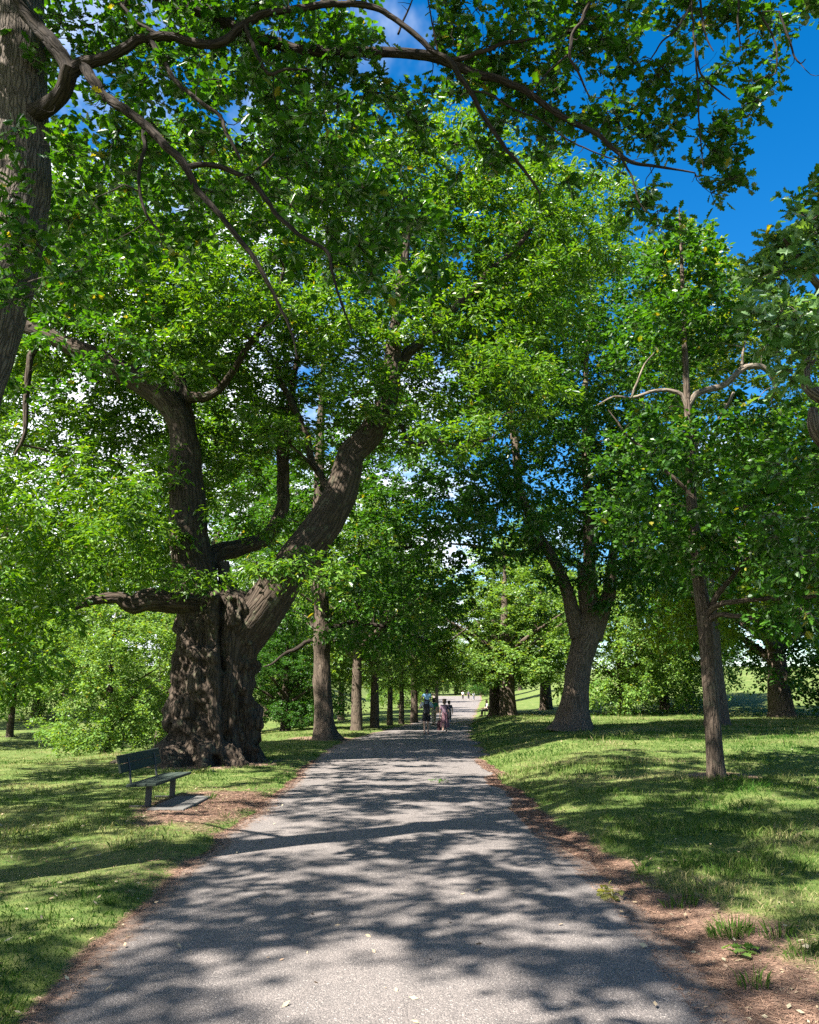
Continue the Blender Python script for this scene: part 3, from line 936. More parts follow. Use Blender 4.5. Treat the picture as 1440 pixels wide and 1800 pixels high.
    # (px, py, Y, rx, ry, rz, n): leaf masses seen in the photograph
    seen = blobs_px([
        (200, 40, 7.4, 0.8, 0.8, 0.35, 22), (330, 20, 7.3, 0.9, 0.8, 0.4, 34), (430, 40, 7.3, 0.8, 0.8, 0.4, 34), (500, 110, 7.3, 0.6, 0.8, 0.45, 34), (580, 120, 7.3, 0.55, 0.8, 0.4, 30), (640, 150, 7.3, 0.45, 0.6, 0.3, 18),
        (700, 180, 7.4, 0.35, 0.5, 0.2, 9), (320, 130, 7.2, 0.5, 0.6, 0.35, 18), (380, 210, 7.1, 0.35, 0.5, 0.4, 14), (470, 220, 7.2, 0.5, 0.6, 0.4, 24), (540, 260, 7.1, 0.5, 0.6, 0.45, 28),
        (560, 340, 7.0, 0.45, 0.5, 0.4, 24), (620, 400, 7.0, 0.42, 0.5, 0.45, 22), (690, 430, 7.0, 0.38, 0.5, 0.35, 16), (700, 360, 7.1, 0.3, 0.4, 0.3, 10), (730, 250, 7.2, 0.25, 0.4, 0.35, 9),
        (240, 210, 7.2, 0.5, 0.5, 0.35, 17), (180, 290, 7.3, 0.45, 0.5, 0.35, 14), (300, 260, 7.1, 0.4, 0.5, 0.25, 11), (130, 60, 7.4, 0.35, 0.4, 0.3, 8), (60, 130, 7.3, 0.15, 0.2, 0.25, 4),
        (420, 330, 7.0, 0.4, 0.4, 0.25, 9), (840, 60, 7.2, 0.5, 0.8, 0.45, 28), (800, 40, 7.2, 0.3, 0.5, 0.3, 10), (900, 130, 7.3, 0.45, 0.6, 0.35, 20), (960, 60, 7.2, 0.5, 0.7, 0.4, 28), (1020, 30, 7.2, 0.4, 0.6, 0.3, 18),
        (1080, 50, 7.2, 0.42, 0.6, 0.4, 22), (1130, 110, 7.2, 0.25, 0.4, 0.25, 10), (1160, 140, 7.2, 0.14, 0.3, 0.16, 5), (1270, 20, 7.2, 0.5, 0.5, 0.16, 18), (1350, 30, 7.2, 0.25, 0.3, 0.14, 8), (1190, 10, 7.2, 0.2, 0.3, 0.15, 5),
        (1305, 110, 7.2, 0.13, 0.2, 0.13, 5), (1345, 125, 7.2, 0.1, 0.2, 0.06, 2), (1305, 160, 7.2, 0.16, 0.2, 0.10, 4), (1230, 150, 7.2, 0.16, 0.2, 0.14, 5), (1310, 195, 7.2, 0.14, 0.2, 0.12, 4), (1195, 195, 7.3, 0.14, 0.2, 0.10, 4),
        (1250, 250, 7.3, 0.26, 0.3, 0.22, 13), (1290, 300, 7.3, 0.16, 0.3, 0.16, 6), (1110, 200, 7.3, 0.28, 0.3, 0.18, 10), (1150, 250, 7.4, 0.22, 0.3, 0.12, 6), (1050, 215, 7.5, 0.34, 0.4, 0.18, 12), (990, 250, 7.5, 0.3, 0.4, 0.2, 9),
        (900, 230, 7.5, 0.4, 0.5, 0.2, 12), (830, 280, 7.5, 0.28, 0.4, 0.3, 10), (1020, 300, 7.6, 0.3, 0.3, 0.14, 7), (1110, 330, 7.5, 0.22, 0.3, 0.16, 6), (1150, 380, 7.5, 0.14, 0.2, 0.14, 3), (1240, 330, 7.4, 0.14, 0.2, 0.16, 4),
        (780, 180, 7.4, 0.4, 0.4, 0.2, 9), (960, 180, 7.5, 0.4, 0.5, 0.2, 12), (40, 350, 6.7, 0.28, 0.3, 0.3, 18), (30, 430, 6.7, 0.2, 0.2, 0.3, 14), (25, 510, 6.8, 0.2, 0.2, 0.2, 7), (120, 420, 7.2, 0.3, 0.4, 0.4, 9), (40, 250, 7.0, 0.14, 0.2, 0.14, 4)])
    # rest of the crown, mostly out of view, shaped to shade path and lawns
    above = [((-6, 0.5, 10), (3, 3, 1.8), 22), ((-6, 4.5, 10.2), (3.2, 2.6, 1.8), 44), ((-5.5, 8.5, 11.5), (3, 2.6, 2), 64), ((-7, 12.5, 10.2), (3, 2.4, 2.2), 74), ((-7.5, 16, 9.6), (2.4, 2, 2), 44),
             ((-2.5, 2.5, 10.0), (2.6, 2.6, 1.2), 66), ((-1.2, 5, 10.6), (2.8, 2.4, 1.0), 100), ((-2.6, 9.6, 13.4), (2.8, 2.2, 1.5), 58), ((0.6, 7.6, 11.8), (2.4, 2, 1), 44), ((-10.8, 3.5, 9.4), (3, 3, 2), 50),
             ((-11.8, 7.6, 9.2), (3, 3, 2.4), 74), ((-13, 11.6, 9), (2.6, 3, 2.2), 70), ((-12.5, 15.4, 8.6), (2.4, 2.4, 2), 56), ((-3.4, 13, 14.2), (2.6, 2, 1.4), 44), ((3.2, 9.4, 12.8), (2.4, 2.0, 1.0), 50), ((5.8, 8.2, 11.6), (2.4, 2.0, 1.2), 46),
             ((-9.4, 1.0, 8.6), (2.4, 2.4, 1.6), 44), ((-8.6, 8.4, 6.0), (1.6, 1.6, 1.2), 26), ((-10.2, 12, 6.4), (1.8, 1.8, 1.4), 30), ((1.4, 6.2, 10.4), (1.6, 1.6, 0.9), 40), ((-4.4, 6.4, 9.6), (2.4, 2.0, 1.2), 50)]
    above_left = ((-13.8, 17.6, 10.5), (2.4, 2.4, 2.0), 70)  # unseen leaf mass added to shade the chestnut's left side
    above.append(above_left)
    high = [((-11.4, -0.8, 15.6), (2.4, 2.6, 1.4), 44), ((-13.4, -1.6, 14.8), (2.4, 2.6, 1.6), 50), ((-9.8, -3.4, 15.6), (3.0, 2.8, 1.6), 44), ((-9.8, 1.2, 16.2), (3.2, 3.0, 1.8), 54), ((-9.6, 6.2, 16.4), (3.2, 3.0, 1.8), 58), ((-6.6, -1.6, 15.8), (2.8, 2.8, 1.6), 40), ((-14.4, 1.4, 14.6), (3.2, 3.2, 2.0), 56), ((-4.8, 4.2, 16.6), (3.0, 2.8, 1.6), 50),  # upper leaf layer added out of view to cast softer dapples
            ((-1.8, 8.2, 16.4), (3.0, 2.6, 1.6), 50), ((2.2, 10.2, 15.8), (2.6, 2.4, 1.2), 36), ((-15.2, 6.6, 14.2), (3.0, 3.2, 2.0), 56), ((-6.2, 9.6, 16.2), (3.0, 2.6, 1.6), 44)]
    above += blobs_px([(560, 320, 11, 1.2, 1.4, 1.1, 30), (520, 120, 11, 1.3, 1.4, 0.8, 24), (340, 240, 11, 1.4, 1.4, 1.0, 30), (220, 330, 11, 1.5, 1.4, 1.4, 44), (120, 250, 11, 1.2, 1.4, 1.3, 34), (690, 430, 11, 0.9, 1.2, 0.9, 22), (1000, 60, 12, 1.2, 1.4, 0.6, 16), (860, 60, 12, 1.2, 1.4, 0.6, 16)])
    vis, hid = MB(), MB()
    C1 = blob_points([(c + (c - np.array([0, 0, CAM_H])) * 0.05, r, max(2, int(n * (0.6 if c[0] < 2.0 else 0.95)))) for c, r, n in seen], rng, 0.12)
    C2 = blob_points([(c, r, int(n * 0.66)) for c, r, n in above], rng, 0.62)
    ow = wd.grow(C1, rng, 5, 0.55, 0.05, 0.003, above=5.0)
    lim = np.concatenate(wd.P[1:])                      # bare twigs along the boughs
    lim = lim[lim[:, 1] > 6.5]
    bare_t = lim[rng.integers(0, len(lim), 210)] + rng.normal(size=(210, 3)) * np.array([0.26, 0.16, 0.22]) - np.array([0, 0, 0.08])
    wd.grow(bare_t, rng, 4, 0.55, -0.1, 0.0022, above=5.0)
    sprays(vis, C1, 0.21 * rng.uniform(0.7, 1.3, len(C1)), rng, np.array([-2.0, 6.0, 6.0]), 5, 6, 0.11, 0.85, 'oak', 0.7, 0.35, 0.75, [wd.parts[q][1] for q in ow])
    C3 = blob_points([(c, r, int(n * 1.15)) for c, r, n in high], rng, 1.0)
    wd.grow(np.concatenate([C2, C3]), rng, 5, 1.3, above=5.0)
    sprays(vis, C3, 0.74 * rng.uniform(0.75, 1.25, len(C3)), rng, np.array([-5.5, 6.0, 11.0]), 9, 12, 0.17, 0.8, 'lance', 0.5, 0.2, 0.9)
    sprays(vis, C2, 0.52 * rng.uniform(0.75, 1.3, len(C2)), rng, np.array([-4.5, 6.5, 7.0]), 9, 10, 0.14, 0.8, 'lance', 0.5, 0.2, 0.9)
    wd.finish()
    crown(wd, 'crown', vis, M_LEAF_OAK)


near_oak()


# ------------------------------------------------------------------ trees with a shape of their own
def tree_from_photo(name, label, base_px, Y, px, ws, limbs, blobs, leafm, mat=M_BARK, seed=1, group=None, k=28, rough=0.1, above=2.5, limbmat=None, **lk):
    b = baseat(base_px, Y)
    t = thing(name, label, 'tree', b, group=group)
    P = pix_line(px, Y)
    R = np.array([pxw(a, p[1], Y) for a, p in zip(ws, px)])
    P[0][2] = b[2] - 0.12
    pp, rr = smoothline(P, R, 0.1)
    wd = Wood(t)
    wd.add('trunk', pp, rr, mat, k, rough, seed)
    for i, (pts, lw) in enumerate(limbs):
        wd.px('limb', pts, Y, lw, limbmat[i] if limbmat and limbmat[i] else mat, 10, 0.1, seed * 10 + i)
    leafy(wd, blobs_px(blobs), seed, leafm, above=b[2] + above, **lk)
    return t


# young oak on the right
tree_from_photo('oak_tree', 'slim young oak with straight dark trunk standing in the right-hand grass', 1258, 16.0,
                [(1260, 1375), (1258, 1345), (1255, 1300), (1250, 1230), (1244, 1150), (1241, 1100), (1232, 1040), (1224, 980), (1219, 920), (1214, 850), (1212, 770), (1208, 695), (1204, 610), (1200, 500), (1196, 400), (1194, 365)],
                [40, 31, 28, 26, 25, 28, 24, 21, 19, 17, 15, 12, 9, 7, 4, 2],
                [([(1241, 1082), (1262, 1064, 15.6), (1290, 1058, 15.2), (1340, 1053, 14.8), (1390, 1052, 14.4), (1460, 1046, 14)], [13, 10, 9, 8, 7, 5]),
                 ([(1242, 1096), (1264, 1080, 15.7), (1300, 1084, 15.4), (1350, 1092, 15.2), (1400, 1104, 15), (1470, 1108, 14.8)], [12, 9, 8, 7, 6, 4]),
                 ([(1244, 1080), (1262, 1046, 15.8), (1282, 1020, 15.6), (1302, 995, 15.4), (1330, 960, 15)], [12, 11, 9, 7, 4]),
                 ([(1214, 868), (1190, 845), (1165, 822), (1132, 790), (1100, 762), (1070, 720)], [7, 7, 6, 5, 4, 2]),
                 ([(1208, 716), (1198, 694), (1172, 686), (1142, 688), (1110, 700), (1080, 697), (1050, 712)], [9, 8, 7, 6, 5, 4, 2]),
                 ([(1110, 700), (1120, 672), (1134, 640), (1150, 620)], [4, 4, 3, 2]),
                 ([(1208, 716), (1226, 694), (1252, 684), (1280, 672), (1300, 652), (1322, 644), (1346, 650), (1360, 668), (1366, 684)], [12, 11, 11, 11, 11, 11, 10, 8, 6]),
                 ([(1300, 655), (1306, 630), (1310, 600)], [6, 5, 3]), ([(1290, 690), (1280, 710), (1262, 736)], [5, 5, 3])],
                [(1200, 470, 16.6, 0.85, 0.9, 1.3, 60), (1180, 620, 17.0, 1.3, 1.3, 1.0, 60), (1130, 780, 16.6, 1.1, 1.2, 0.9, 44), (1290, 560, 16.6, 1.1, 1.2, 1.2, 55), (1310, 780, 16.4, 1.3, 1.3, 1.1, 66),
                 (1340, 900, 14.6, 1.3, 1.2, 0.9, 60), (1180, 920, 16.9, 1.1, 1.0, 0.8, 44), (1400, 980, 14.2, 0.9, 1.0, 0.6, 34), (1240, 1000, 16.9, 0.9, 0.9, 0.5, 20), (1400, 800, 14.8, 1.0, 1.0, 1.2, 44), (1100, 900, 15.2, 0.6, 0.6, 0.6, 16),
                 (1400, 1085, 14.6, 0.7, 0.8, 0.25, 14), (1218, 965, 15.3, 0.7, 0.6, 0.45, 18), (1205, 800, 15.4, 0.7, 0.6, 0.55, 18), (1202, 570, 15.7, 0.6, 0.6, 0.6, 18), (1196, 440, 15.8, 0.5, 0.5, 0.7, 16)],
                M_LEAF_OAK, M_BARK, seed=201, k=26, rough=0.06, above=2.6, limbmat=[None, None, None, None, M_BARK_PALE, M_BARK_PALE, M_BARK_PALE, M_BARK_PALE, M_BARK_PALE],
                spacing=0.24, rad=0.36, ntw=6, nlf=8, size=0.135, width=0.72, kind='lance', flat=0.7, droop=0.25, up=0.8, thick=0.7)

# stout right-hand tree
tree_from_photo('oak_tree', 'stout right-hand oak with flared foot and forked top, sun spots on its trunk', 1010, 33.0,
                [(1006, 1290), (1008, 1272), (1010, 1245), (1014, 1200), (1021, 1160), (1030, 1125), (1038, 1095), (1038, 1060), (1036, 1000), (1034, 900), (1030, 800), (1030, 650), (1040, 520)],
                [90, 66, 50, 43, 43, 49, 44, 28, 22, 18, 14, 9, 4],
                [([(1020, 1120), (1008, 1075), (996, 1030), (984, 995), (970, 975), (945, 935), (925, 890), (912, 850), (905, 790), (900, 720)], [36, 26, 22, 20, 18, 17, 16, 16, 14, 8]),
                 ([(1042, 1120), (1054, 1090), (1064, 1050), (1072, 1000), (1085, 940), (1110, 860), (1130, 760)], [36, 28, 24, 18, 14, 10, 6]),
                 ([(1030, 1130), (1032, 1085), (1026, 1040), (1020, 990)], [30, 22, 18, 12]),
                 ([(960, 960), (900, 975), (840, 960), (790, 955)], [10, 8, 6, 3])],
                [(1000, 810, 34.5, 4.0, 3.4, 3.2, 180), (1090, 680, 33, 3.6, 4.0, 3.6, 150), (900, 740, 32, 3.4, 3.6, 2.2, 170), (960, 620, 34, 3.0, 3.6, 2.0, 150), (1130, 880, 32, 3.0, 3.4, 2.6, 120), (880, 920, 31, 3.0, 3.4, 1.4, 80), (1010, 930, 35.5, 2.6, 2.4, 1.1, 60),
                 (830, 850, 31.5, 2.2, 2.4, 0.9, 50), (1130, 990, 32, 2.2, 2.6, 1.0, 50), (1080, 520, 34, 2.6, 3.0, 2.2, 70), (880, 600, 34, 2.6, 2.6, 2.4, 140), (960, 480, 35, 2.4, 2.6, 1.8, 60), (1015, 1005, 32, 1.5, 1.0, 0.6, 22), (900, 450, 35, 2.4, 2.4, 2.2, 80), (930, 700, 34, 2.2, 2.2, 2.0, 70), (1000, 400, 36, 2.4, 2.4, 2.0, 60), (1090, 1060, 32, 0.9, 0.9, 0.5, 12)],
                M_LEAF_DARK, M_BARK_MID, seed=211, k=56, rough=0.2, above=3.2, spacing=0.62, rad=0.74, ntw=10, nlf=11, size=0.205, width=0.6, kind='rhomb', flat=0.55, droop=0.25, up=0.85, thick=1.4)

# second tree on the left
tree_from_photo('oak_tree', 'tall straight tree with pale split bark beside the left edge of the path', 570, 35.0,
                [(574, 1306), (572, 1290), (570, 1260), (567, 1200), (566, 1150), (566, 1100), (565, 1040), (563, 980), (560, 900), (562, 800), (566, 700), (570, 600)],
                [62, 44, 35, 31, 30, 29, 27, 24, 20, 16, 11, 5],
                [([(562, 1122), (540, 1128), (520, 1142), (500, 1148), (480, 1166), (462, 1172)], [10, 8, 7, 5, 4, 2]), ([(548, 1090), (556, 1106), (570, 1108), (580, 1098), (582, 1080)], [10, 10, 11, 9, 7]),
                 ([(562, 1050), (540, 1010), (515, 985), (490, 960)], [16, 13, 10, 6]), ([(566, 1040), (600, 1000), (640, 980), (690, 965), (740, 960)], [14, 12, 9, 7, 4]),
                 ([(570, 1110), (620, 1095), (670, 1100), (720, 1115), (760, 1128)], [9, 8, 7, 6, 3])],
                [(650, 920, 36.5, 3.2, 3.0, 2.0, 110), (740, 900, 34, 2.8, 3.4, 1.6, 75), (560, 860, 37, 2.6, 2.6, 2.2, 85), (700, 1010, 33, 3.0, 3.4, 1.1, 90), (640, 1060, 36, 2.0, 2.2, 0.9, 46), (490, 1080, 37, 1.6, 2.0, 1.0, 40), (770, 1040, 33, 1.8, 2.6, 0.9, 40),
                 (660, 1110, 34, 2.2, 2.6, 0.5, 34), (480, 900, 36, 2.4, 3.4, 2.4, 70), (610, 760, 36, 3.4, 3.4, 2.2, 70), (690, 840, 34.5, 2.0, 2.6, 1.2, 40)],
                M_LEAF_OAK, M_BARK, seed=221, k=56, rough=0.24, above=3.2, limbmat=[M_BARK_SHADED, M_BARK_PALE, M_BARK_SHADED, M_BARK_SHADED, M_BARK_SHADED], spacing=0.62, rad=0.74, ntw=10, nlf=11, size=0.20, width=0.6, kind='rhomb', flat=0.5, droop=0.25, up=0.9, thick=1.4)

# near oak out of frame on the right: only boughs and leaves come into the picture
def right_edge_oak():
    b = np.array([6.3, 9.2, gz(6.3, 9.2)])
    t = thing('oak_tree', 'near oak at the right edge, crooked bare bough and pale lit leaves', 'tree', b)
    pp, rr = smoothline([b + np.array([0, 0, -0.1]), b + np.array([-0.02, 0, 1.5]), b + np.array([-0.1, 0, 3.2]), b + np.array([0.1, 0.1, 5.0]), b + np.array([0.3, 0.3, 7.5]), b + np.array([0.2, 0.3, 10])],
                        [0.42, 0.28, 0.25, 0.22, 0.14, 0.04], 0.08)
    wd = Wood(t)
    wd.add('trunk', pp, rr, M_BARK_OAK, 36, 0.08, 3)
    for i, (pts, ws) in enumerate((([(1560, 800, 9.2), (1500, 730, 9.0), (1462, 705, 8.8), (1436, 690, 8.7), (1418, 676, 8.7), (1414, 656, 8.7), (1424, 632, 8.7), (1450, 612, 8.7)], [40, 34, 28, 24, 20, 16, 17, 12]),
                                   ([(1570, 860, 9.2), (1500, 800, 9.0), (1450, 770, 8.8), (1432, 742, 8.7), (1430, 715, 8.7)], [40, 34, 30, 24, 14]),
                                   ([(1590, 640, 9.2), (1500, 560, 8.6), (1440, 500, 8.0), (1400, 450, 7.6), (1380, 420, 7.4)], [26, 20, 14, 10, 5]),
                                   ([(1590, 520, 9.2), (1520, 430, 9.0), (1450, 380, 8.8), (1425, 350, 8.6)], [24, 16, 10, 5]))):
        wd.px('limb', pts, 8.8, ws, M_BARK_OAK, 12, 0.16, 60 + i, 0.06)
    rng = np.random.default_rng(99)
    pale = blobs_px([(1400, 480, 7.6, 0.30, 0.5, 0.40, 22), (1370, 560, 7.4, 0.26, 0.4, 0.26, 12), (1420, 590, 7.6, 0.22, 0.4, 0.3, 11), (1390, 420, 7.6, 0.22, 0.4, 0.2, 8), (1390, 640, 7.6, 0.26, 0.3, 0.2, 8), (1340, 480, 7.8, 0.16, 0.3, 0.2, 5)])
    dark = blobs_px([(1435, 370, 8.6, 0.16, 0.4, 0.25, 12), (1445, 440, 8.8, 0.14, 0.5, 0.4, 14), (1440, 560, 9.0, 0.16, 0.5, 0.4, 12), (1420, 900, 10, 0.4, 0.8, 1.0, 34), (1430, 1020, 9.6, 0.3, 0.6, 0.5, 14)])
    top = [((8.6, 8.6, 8.0), (2.0, 2.6, 2.2), 50), ((8.6, 7.6, 6.0), (2.0, 2.4, 1.6), 40)]
    lb, lb2 = MB(), MB()
    C1 = blob_points(pale, rng, 0.1)
    C2 = blob_points(dark, rng, 0.12)
    C3 = blob_points(top, rng, 0.4)
    ow = wd.grow(np.concatenate([C1, C2, C3]), rng, 5, 0.6, 0.05, 0.003, above=3.0)
    cen = np.array([6.3, 9.2, 5.0])
    tw = [wd.parts[q][1] for q in ow]
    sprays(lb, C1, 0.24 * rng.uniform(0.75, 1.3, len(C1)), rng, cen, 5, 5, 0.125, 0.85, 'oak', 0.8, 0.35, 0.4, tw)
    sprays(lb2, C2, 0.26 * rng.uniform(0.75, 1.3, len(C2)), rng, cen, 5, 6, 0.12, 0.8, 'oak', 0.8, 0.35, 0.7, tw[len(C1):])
    sprays(lb2, C3, 0.6 * rng.uniform(0.75, 1.3, len(C3)), rng, cen, 6, 9, 0.14, 0.75, 'lance', 0.6, 0.25, 0.8)
    wd.finish()
    crown(wd, 'crown', lb2, M_LEAF_OAK)
    crown(wd, 'leafy_bough', lb, M_LEAF_SUNLIT, 'pale sunlit leaf sprays of the bough')


right_edge_oak()


# ------------------------------------------------------------------ trees repeated further off
def proto_tree(name, H, stem, r0, blobs, leafm, mat, seed, limbs=6, lean=0.0, **lk):
    """a whole tree round the origin"""
    t = thing(name, 'x', 'tree')
    rng = np.random.default_rng(seed)
    pts = [(0, 0, -0.3), (0.02, 0, 0.25), (lean * 0.3, 0.03, stem * 0.6), (lean * 0.6, 0, stem), (lean, 0.1, H * 0.55), (lean * 1.1, 0, H * 0.8), (lean, 0, H * 0.93)]
    rd = [r0 * 1.75, r0 * 1.22, r0, r0 * 0.95, r0 * 0.55, r0 * 0.25, 0.02]
    pp, rr = smoothline(pts, rd, 0.2)
    wd = Wood(t, True)
    wd.add('trunk', pp, rr, mat, 24, 0.10, seed)
    for i in range(limbs):
        z0 = stem * rng.uniform(0.85, 1.2) + (H - stem) * 0.25 * (i / limbs)
        a = i * 2.4 + rng.uniform(0, 1)
        L = H * rng.uniform(0.25, 0.36)
        d = np.array([math.cos(a), math.sin(a), 0])
        q = [np.array([lean * 0.6, 0, z0]), np.array([lean * 0.6, 0, z0]) + d * L * 0.35 + (0, 0, L * 0.3), np.array([lean * 0.6, 0, z0]) + d * L * 0.7 + (0, 0, L * 0.55), np.array([lean * 0.6, 0, z0]) + d * L + (0, 0, L * 0.75)]
        p, r = smoothline(q, [r0 * 0.5, r0 * 0.38, r0 * 0.24, 0.03], 0.25)
        wd.add('limb', p, r, mat, 10, 0.1, seed + i)
    leafy(wd, blobs, seed, leafm, above=stem * 0.9, **lk)
    return t


def crown_blobs(rng, z0, z1, R, n, tot, low=0.7):
    out = []
    for i in range(n):
        f = (i + 0.5) / n
        z = z0 + (z1 - z0) * f
        prof = R * (low + (1 - low) * math.sin(min(1, f * 1.6) * PI / 2)) * math.sqrt(max(0.05, 1 - max(0, (f - 0.45) / 0.58) ** 2))
        m = 3 if prof > R * 0.5 else 1
        for j in range(m):
            a = rng.uniform(0, 2 * PI)
            d = prof * 0.5 * (m > 1)
            out.append(((d * math.cos(a + j * 2.1), d * math.sin(a + j * 2.1), z + rng.uniform(-.4, .4)), (prof * 0.62, prof * 0.62, (z1 - z0) / n * 0.95), int(tot / n / m)))
    return out


_r = np.random.default_rng(5)
far_kw = dict(spacing=0.7, rad=0.74, ntw=11, nlf=11, size=0.20, width=0.62, kind='rhomb', flat=0.5, droop=0.25, up=0.95, thick=1.4)
P_BROAD = proto_tree('broadleaf_tree', 19.0, 3.4, 0.50, crown_blobs(_r, 3.8, 18.5, 5.6, 7, 900), M_LEAF_CHEST, M_BARK, 301, **far_kw)
P_AVENUE = proto_tree('avenue_tree', 13.0, 3.2, 0.235, crown_blobs(_r, 3.6, 12.6, 3.8, 5, 420), M_LEAF_LIME, M_BARK, 302, **far_kw)
P_WEEP = proto_tree('lime_tree', 10.0, 1.6, 0.28, crown_blobs(_r, 0.9, 9.6, 4.2, 6, 620, 0.95), M_LEAF_LIME, M_BARK, 303, **{**far_kw, 'droop': 0.7, 'flat': 0.7})
P_DARK = proto_tree('broadleaf_tree', 12.0, 2.2, 0.40, crown_blobs(_r, 1.8, 11.6, 4.6, 6, 640, 0.9), M_LEAF_DARK, M_BARK, 304, **far_kw)
P_PAIR = proto_tree('lime_tree', 12.5, 2.6, 0.42, crown_blobs(_r, 2.6, 12.0, 4.8, 6, 620, 0.95), M_LEAF_LIME, M_BARK, 306, **{**far_kw, 'droop': 0.5})
P_GOLD = proto_tree('broadleaf_tree', 21.0, 4.0, 0.45, crown_blobs(_r, 4.4, 20.6, 5.0, 7, 800), M_LEAF_GOLD, M_BARK, 305, **far_kw)
_used = set()


def place(proto, px, Y, label, sc=1.0, rz=0.0, group=None, x=None):
    p = baseat(px, Y) if x is None else np.array([x, Y, gz(x, Y)])
    p[2] -= 0.03
    if proto.name not in _used:
        _used.add(proto.name)
        proto.location = p
        proto.rotation_euler = (0, 0, rz)
        proto.scale = (sc,) * 3 if not isinstance(sc, tuple) else sc
        proto['label'] = label
        if group:
            proto['group'] = group
        return proto
    return dup(proto, p, rz, label, group, sc)


G_ROW = 'young trees in the row left of the path'
place(P_AVENUE, 627, 45, 'thickest pale trunk of the left-hand row, nearest the tall straight tree', (1.15, 1.15, 1.0), 0.3, G_ROW)
place(P_AVENUE, 659, 49, 'forked pale tree, second in the left-hand row from its thick first trunk', 0.95, 1.7, G_ROW)
place(P_AVENUE, 686, 53, 'thin tree in the middle of the left-hand row, lit on one side', (0.7, 0.7, 0.85), 2.9, G_ROW)
place(P_AVENUE, 706, 56, 'thinnest dark tree of the left-hand row, fourth along', (0.66, 0.66, 0.85), 4.1, G_ROW)
place(P_AVENUE, 728, 61, 'dark straight tree ending the left-hand row, just left of the man', (1.0, 1.0, 0.95), 5.0, G_ROW)
place(P_AVENUE, 768, 92, 'small tree on the grass tongue at the far bend of the path', (0.8, 0.8, 0.9), 0.9)
G_R = 'pair of dark trunks right of the far path'
place(P_PAIR, 872, 68, 'blackish trunk of the pair right of the path, behind the seated person', (1.25, 1.25, 1.1), 0.5, G_R)
place(P_PAIR, 893, 60, 'thicker sun-flecked trunk of the pair right of the path', (1.25, 1.25, 1.0), 2.2, G_R)
place(P_WEEP, 192, 36, 'rounded lime with leaves down to the ground left of the old chestnut', (0.72, 0.72, 0.68), 0.4)
place(P_WEEP, 285, 44, 'leafy lime close behind the old chestnut trunk', 0.8, 1.9)
place(P_AVENUE, 24, 58, 'small slim tree at the far left edge across the dip', (0.9, 0.9, 0.75), 3.0)
place(P_DARK, 503, 47, 'low dark bushy tree between the old chestnut and the tall straight tree', (0.62, 0.62, 0.48), 1.0)
place(P_WEEP, 520, 66, 'pale yellow-green tree behind the low dark bushy tree', 1.1, 2.0)
place(P_AVENUE, 600, 74, 'far tree in the meadow behind the gap left of the pale row', 1.1, 1.0)
place(P_WEEP, 1095, 56, 'pale drooping lime just right of the stout forked oak', 1.05, 0.2)
place(P_WEEP, 1168, 62, 'drooping lime with slim lit trunk left of the young oak', 1.15, 1.4)
place(P_PAIR, 1212, 66, 'leafy lime close left of the young oak trunk', 1.0, 0.0)
place(P_GOLD, 1257, 37, 'tall golden-topped tree directly behind the young oak', (1.0, 1.0, 1.08), 0.5)
place(P_DARK, 1372, 50, 'wide flared trunk at the edge of the bright right meadow', (1.5, 1.5, 1.35), 1.3)
place(P_BROAD, 1500, 38, 'big dark tree filling the right edge behind the young oak', 0.95, 0.3)
place(P_BROAD, -260, 62, 'tall broad tree far left, behind the low limb of the old chestnut', 1.05, 1.0)
place(P_BROAD, 300, 57, 'tall broad tree behind the left limb of the old chestnut', 1.45, 2.0)
place(P_BROAD, -75, 50, 'very tall broad tree at the far left edge behind the slim one', 1.4, 5.2)
place(P_BROAD, 470, 84, 'tall broad tree filling the fork of the old chestnut', 1.3, 0.7)
place(P_GOLD, 660, 96, 'distant tall tree above the row left of the path', 0.9, 2.0)
place(P_GOLD, 120, 92, 'tall yellowish tree behind the rounded lime', 1.0, 3.0)
place(P_BROAD, 960, 74, 'tall tree behind the stout forked oak', 0.95, 3.0)
place(P_WEEP, 66, 74, 'wide lime across the dip, left of the yellowish tree', 1.35, 0.9)
place(P_WEEP, 150, 104, 'most distant lime seen past the rounded lime on the left', 1.7, 2.9)
place(P_WEEP, 704, 112, 'drooping lime at the bend, left of the path end', 1.1, 1.0)
place(P_PAIR, 888, 122, 'lime right of the path end beyond the far bench', 1.0, 2.0)
place(P_WEEP, 752, 216, 'leafy lime closing the very end of the path, leftmost of the three', 1.5, 0.3)
place(P_WEEP, 802, 222, 'leafy lime closing the very end of the path, middle of the three', 1.6, 1.3)
place(P_WEEP, 848, 214, 'leafy lime closing the very end of the path, rightmost of the three', 1.5, 2.3)
place(P_BROAD, 915, 205, 'far tree closing the end of the path', 0.9, 4.0)
place(P_BROAD, 735, 150, 'dark far tree beyond the bend, left of the path end', 0.8, 5.0)
place(P_DARK, 690, 165, 'distant round tree on the rise left of the path end', 1.2, 5.0)
place(P_DARK, 870, 165, 'distant round tree right of the path end', 1.2, 4.0)
place(P_BROAD, 420, 120, 'distant broad tree seen between the chestnut limbs', 1.0, 1.2)
place(P_BROAD, 560, 140, 'distant broad tree beyond the left meadow', 1.0, 4.4)
place(P_BROAD, 1010, 150, 'distant tree at the far side of the right meadow', 1.0, 0.4)
place(P_DARK, 1480, 130, 'distant tree at the right end of the bright meadow', 1.4, 2.4)
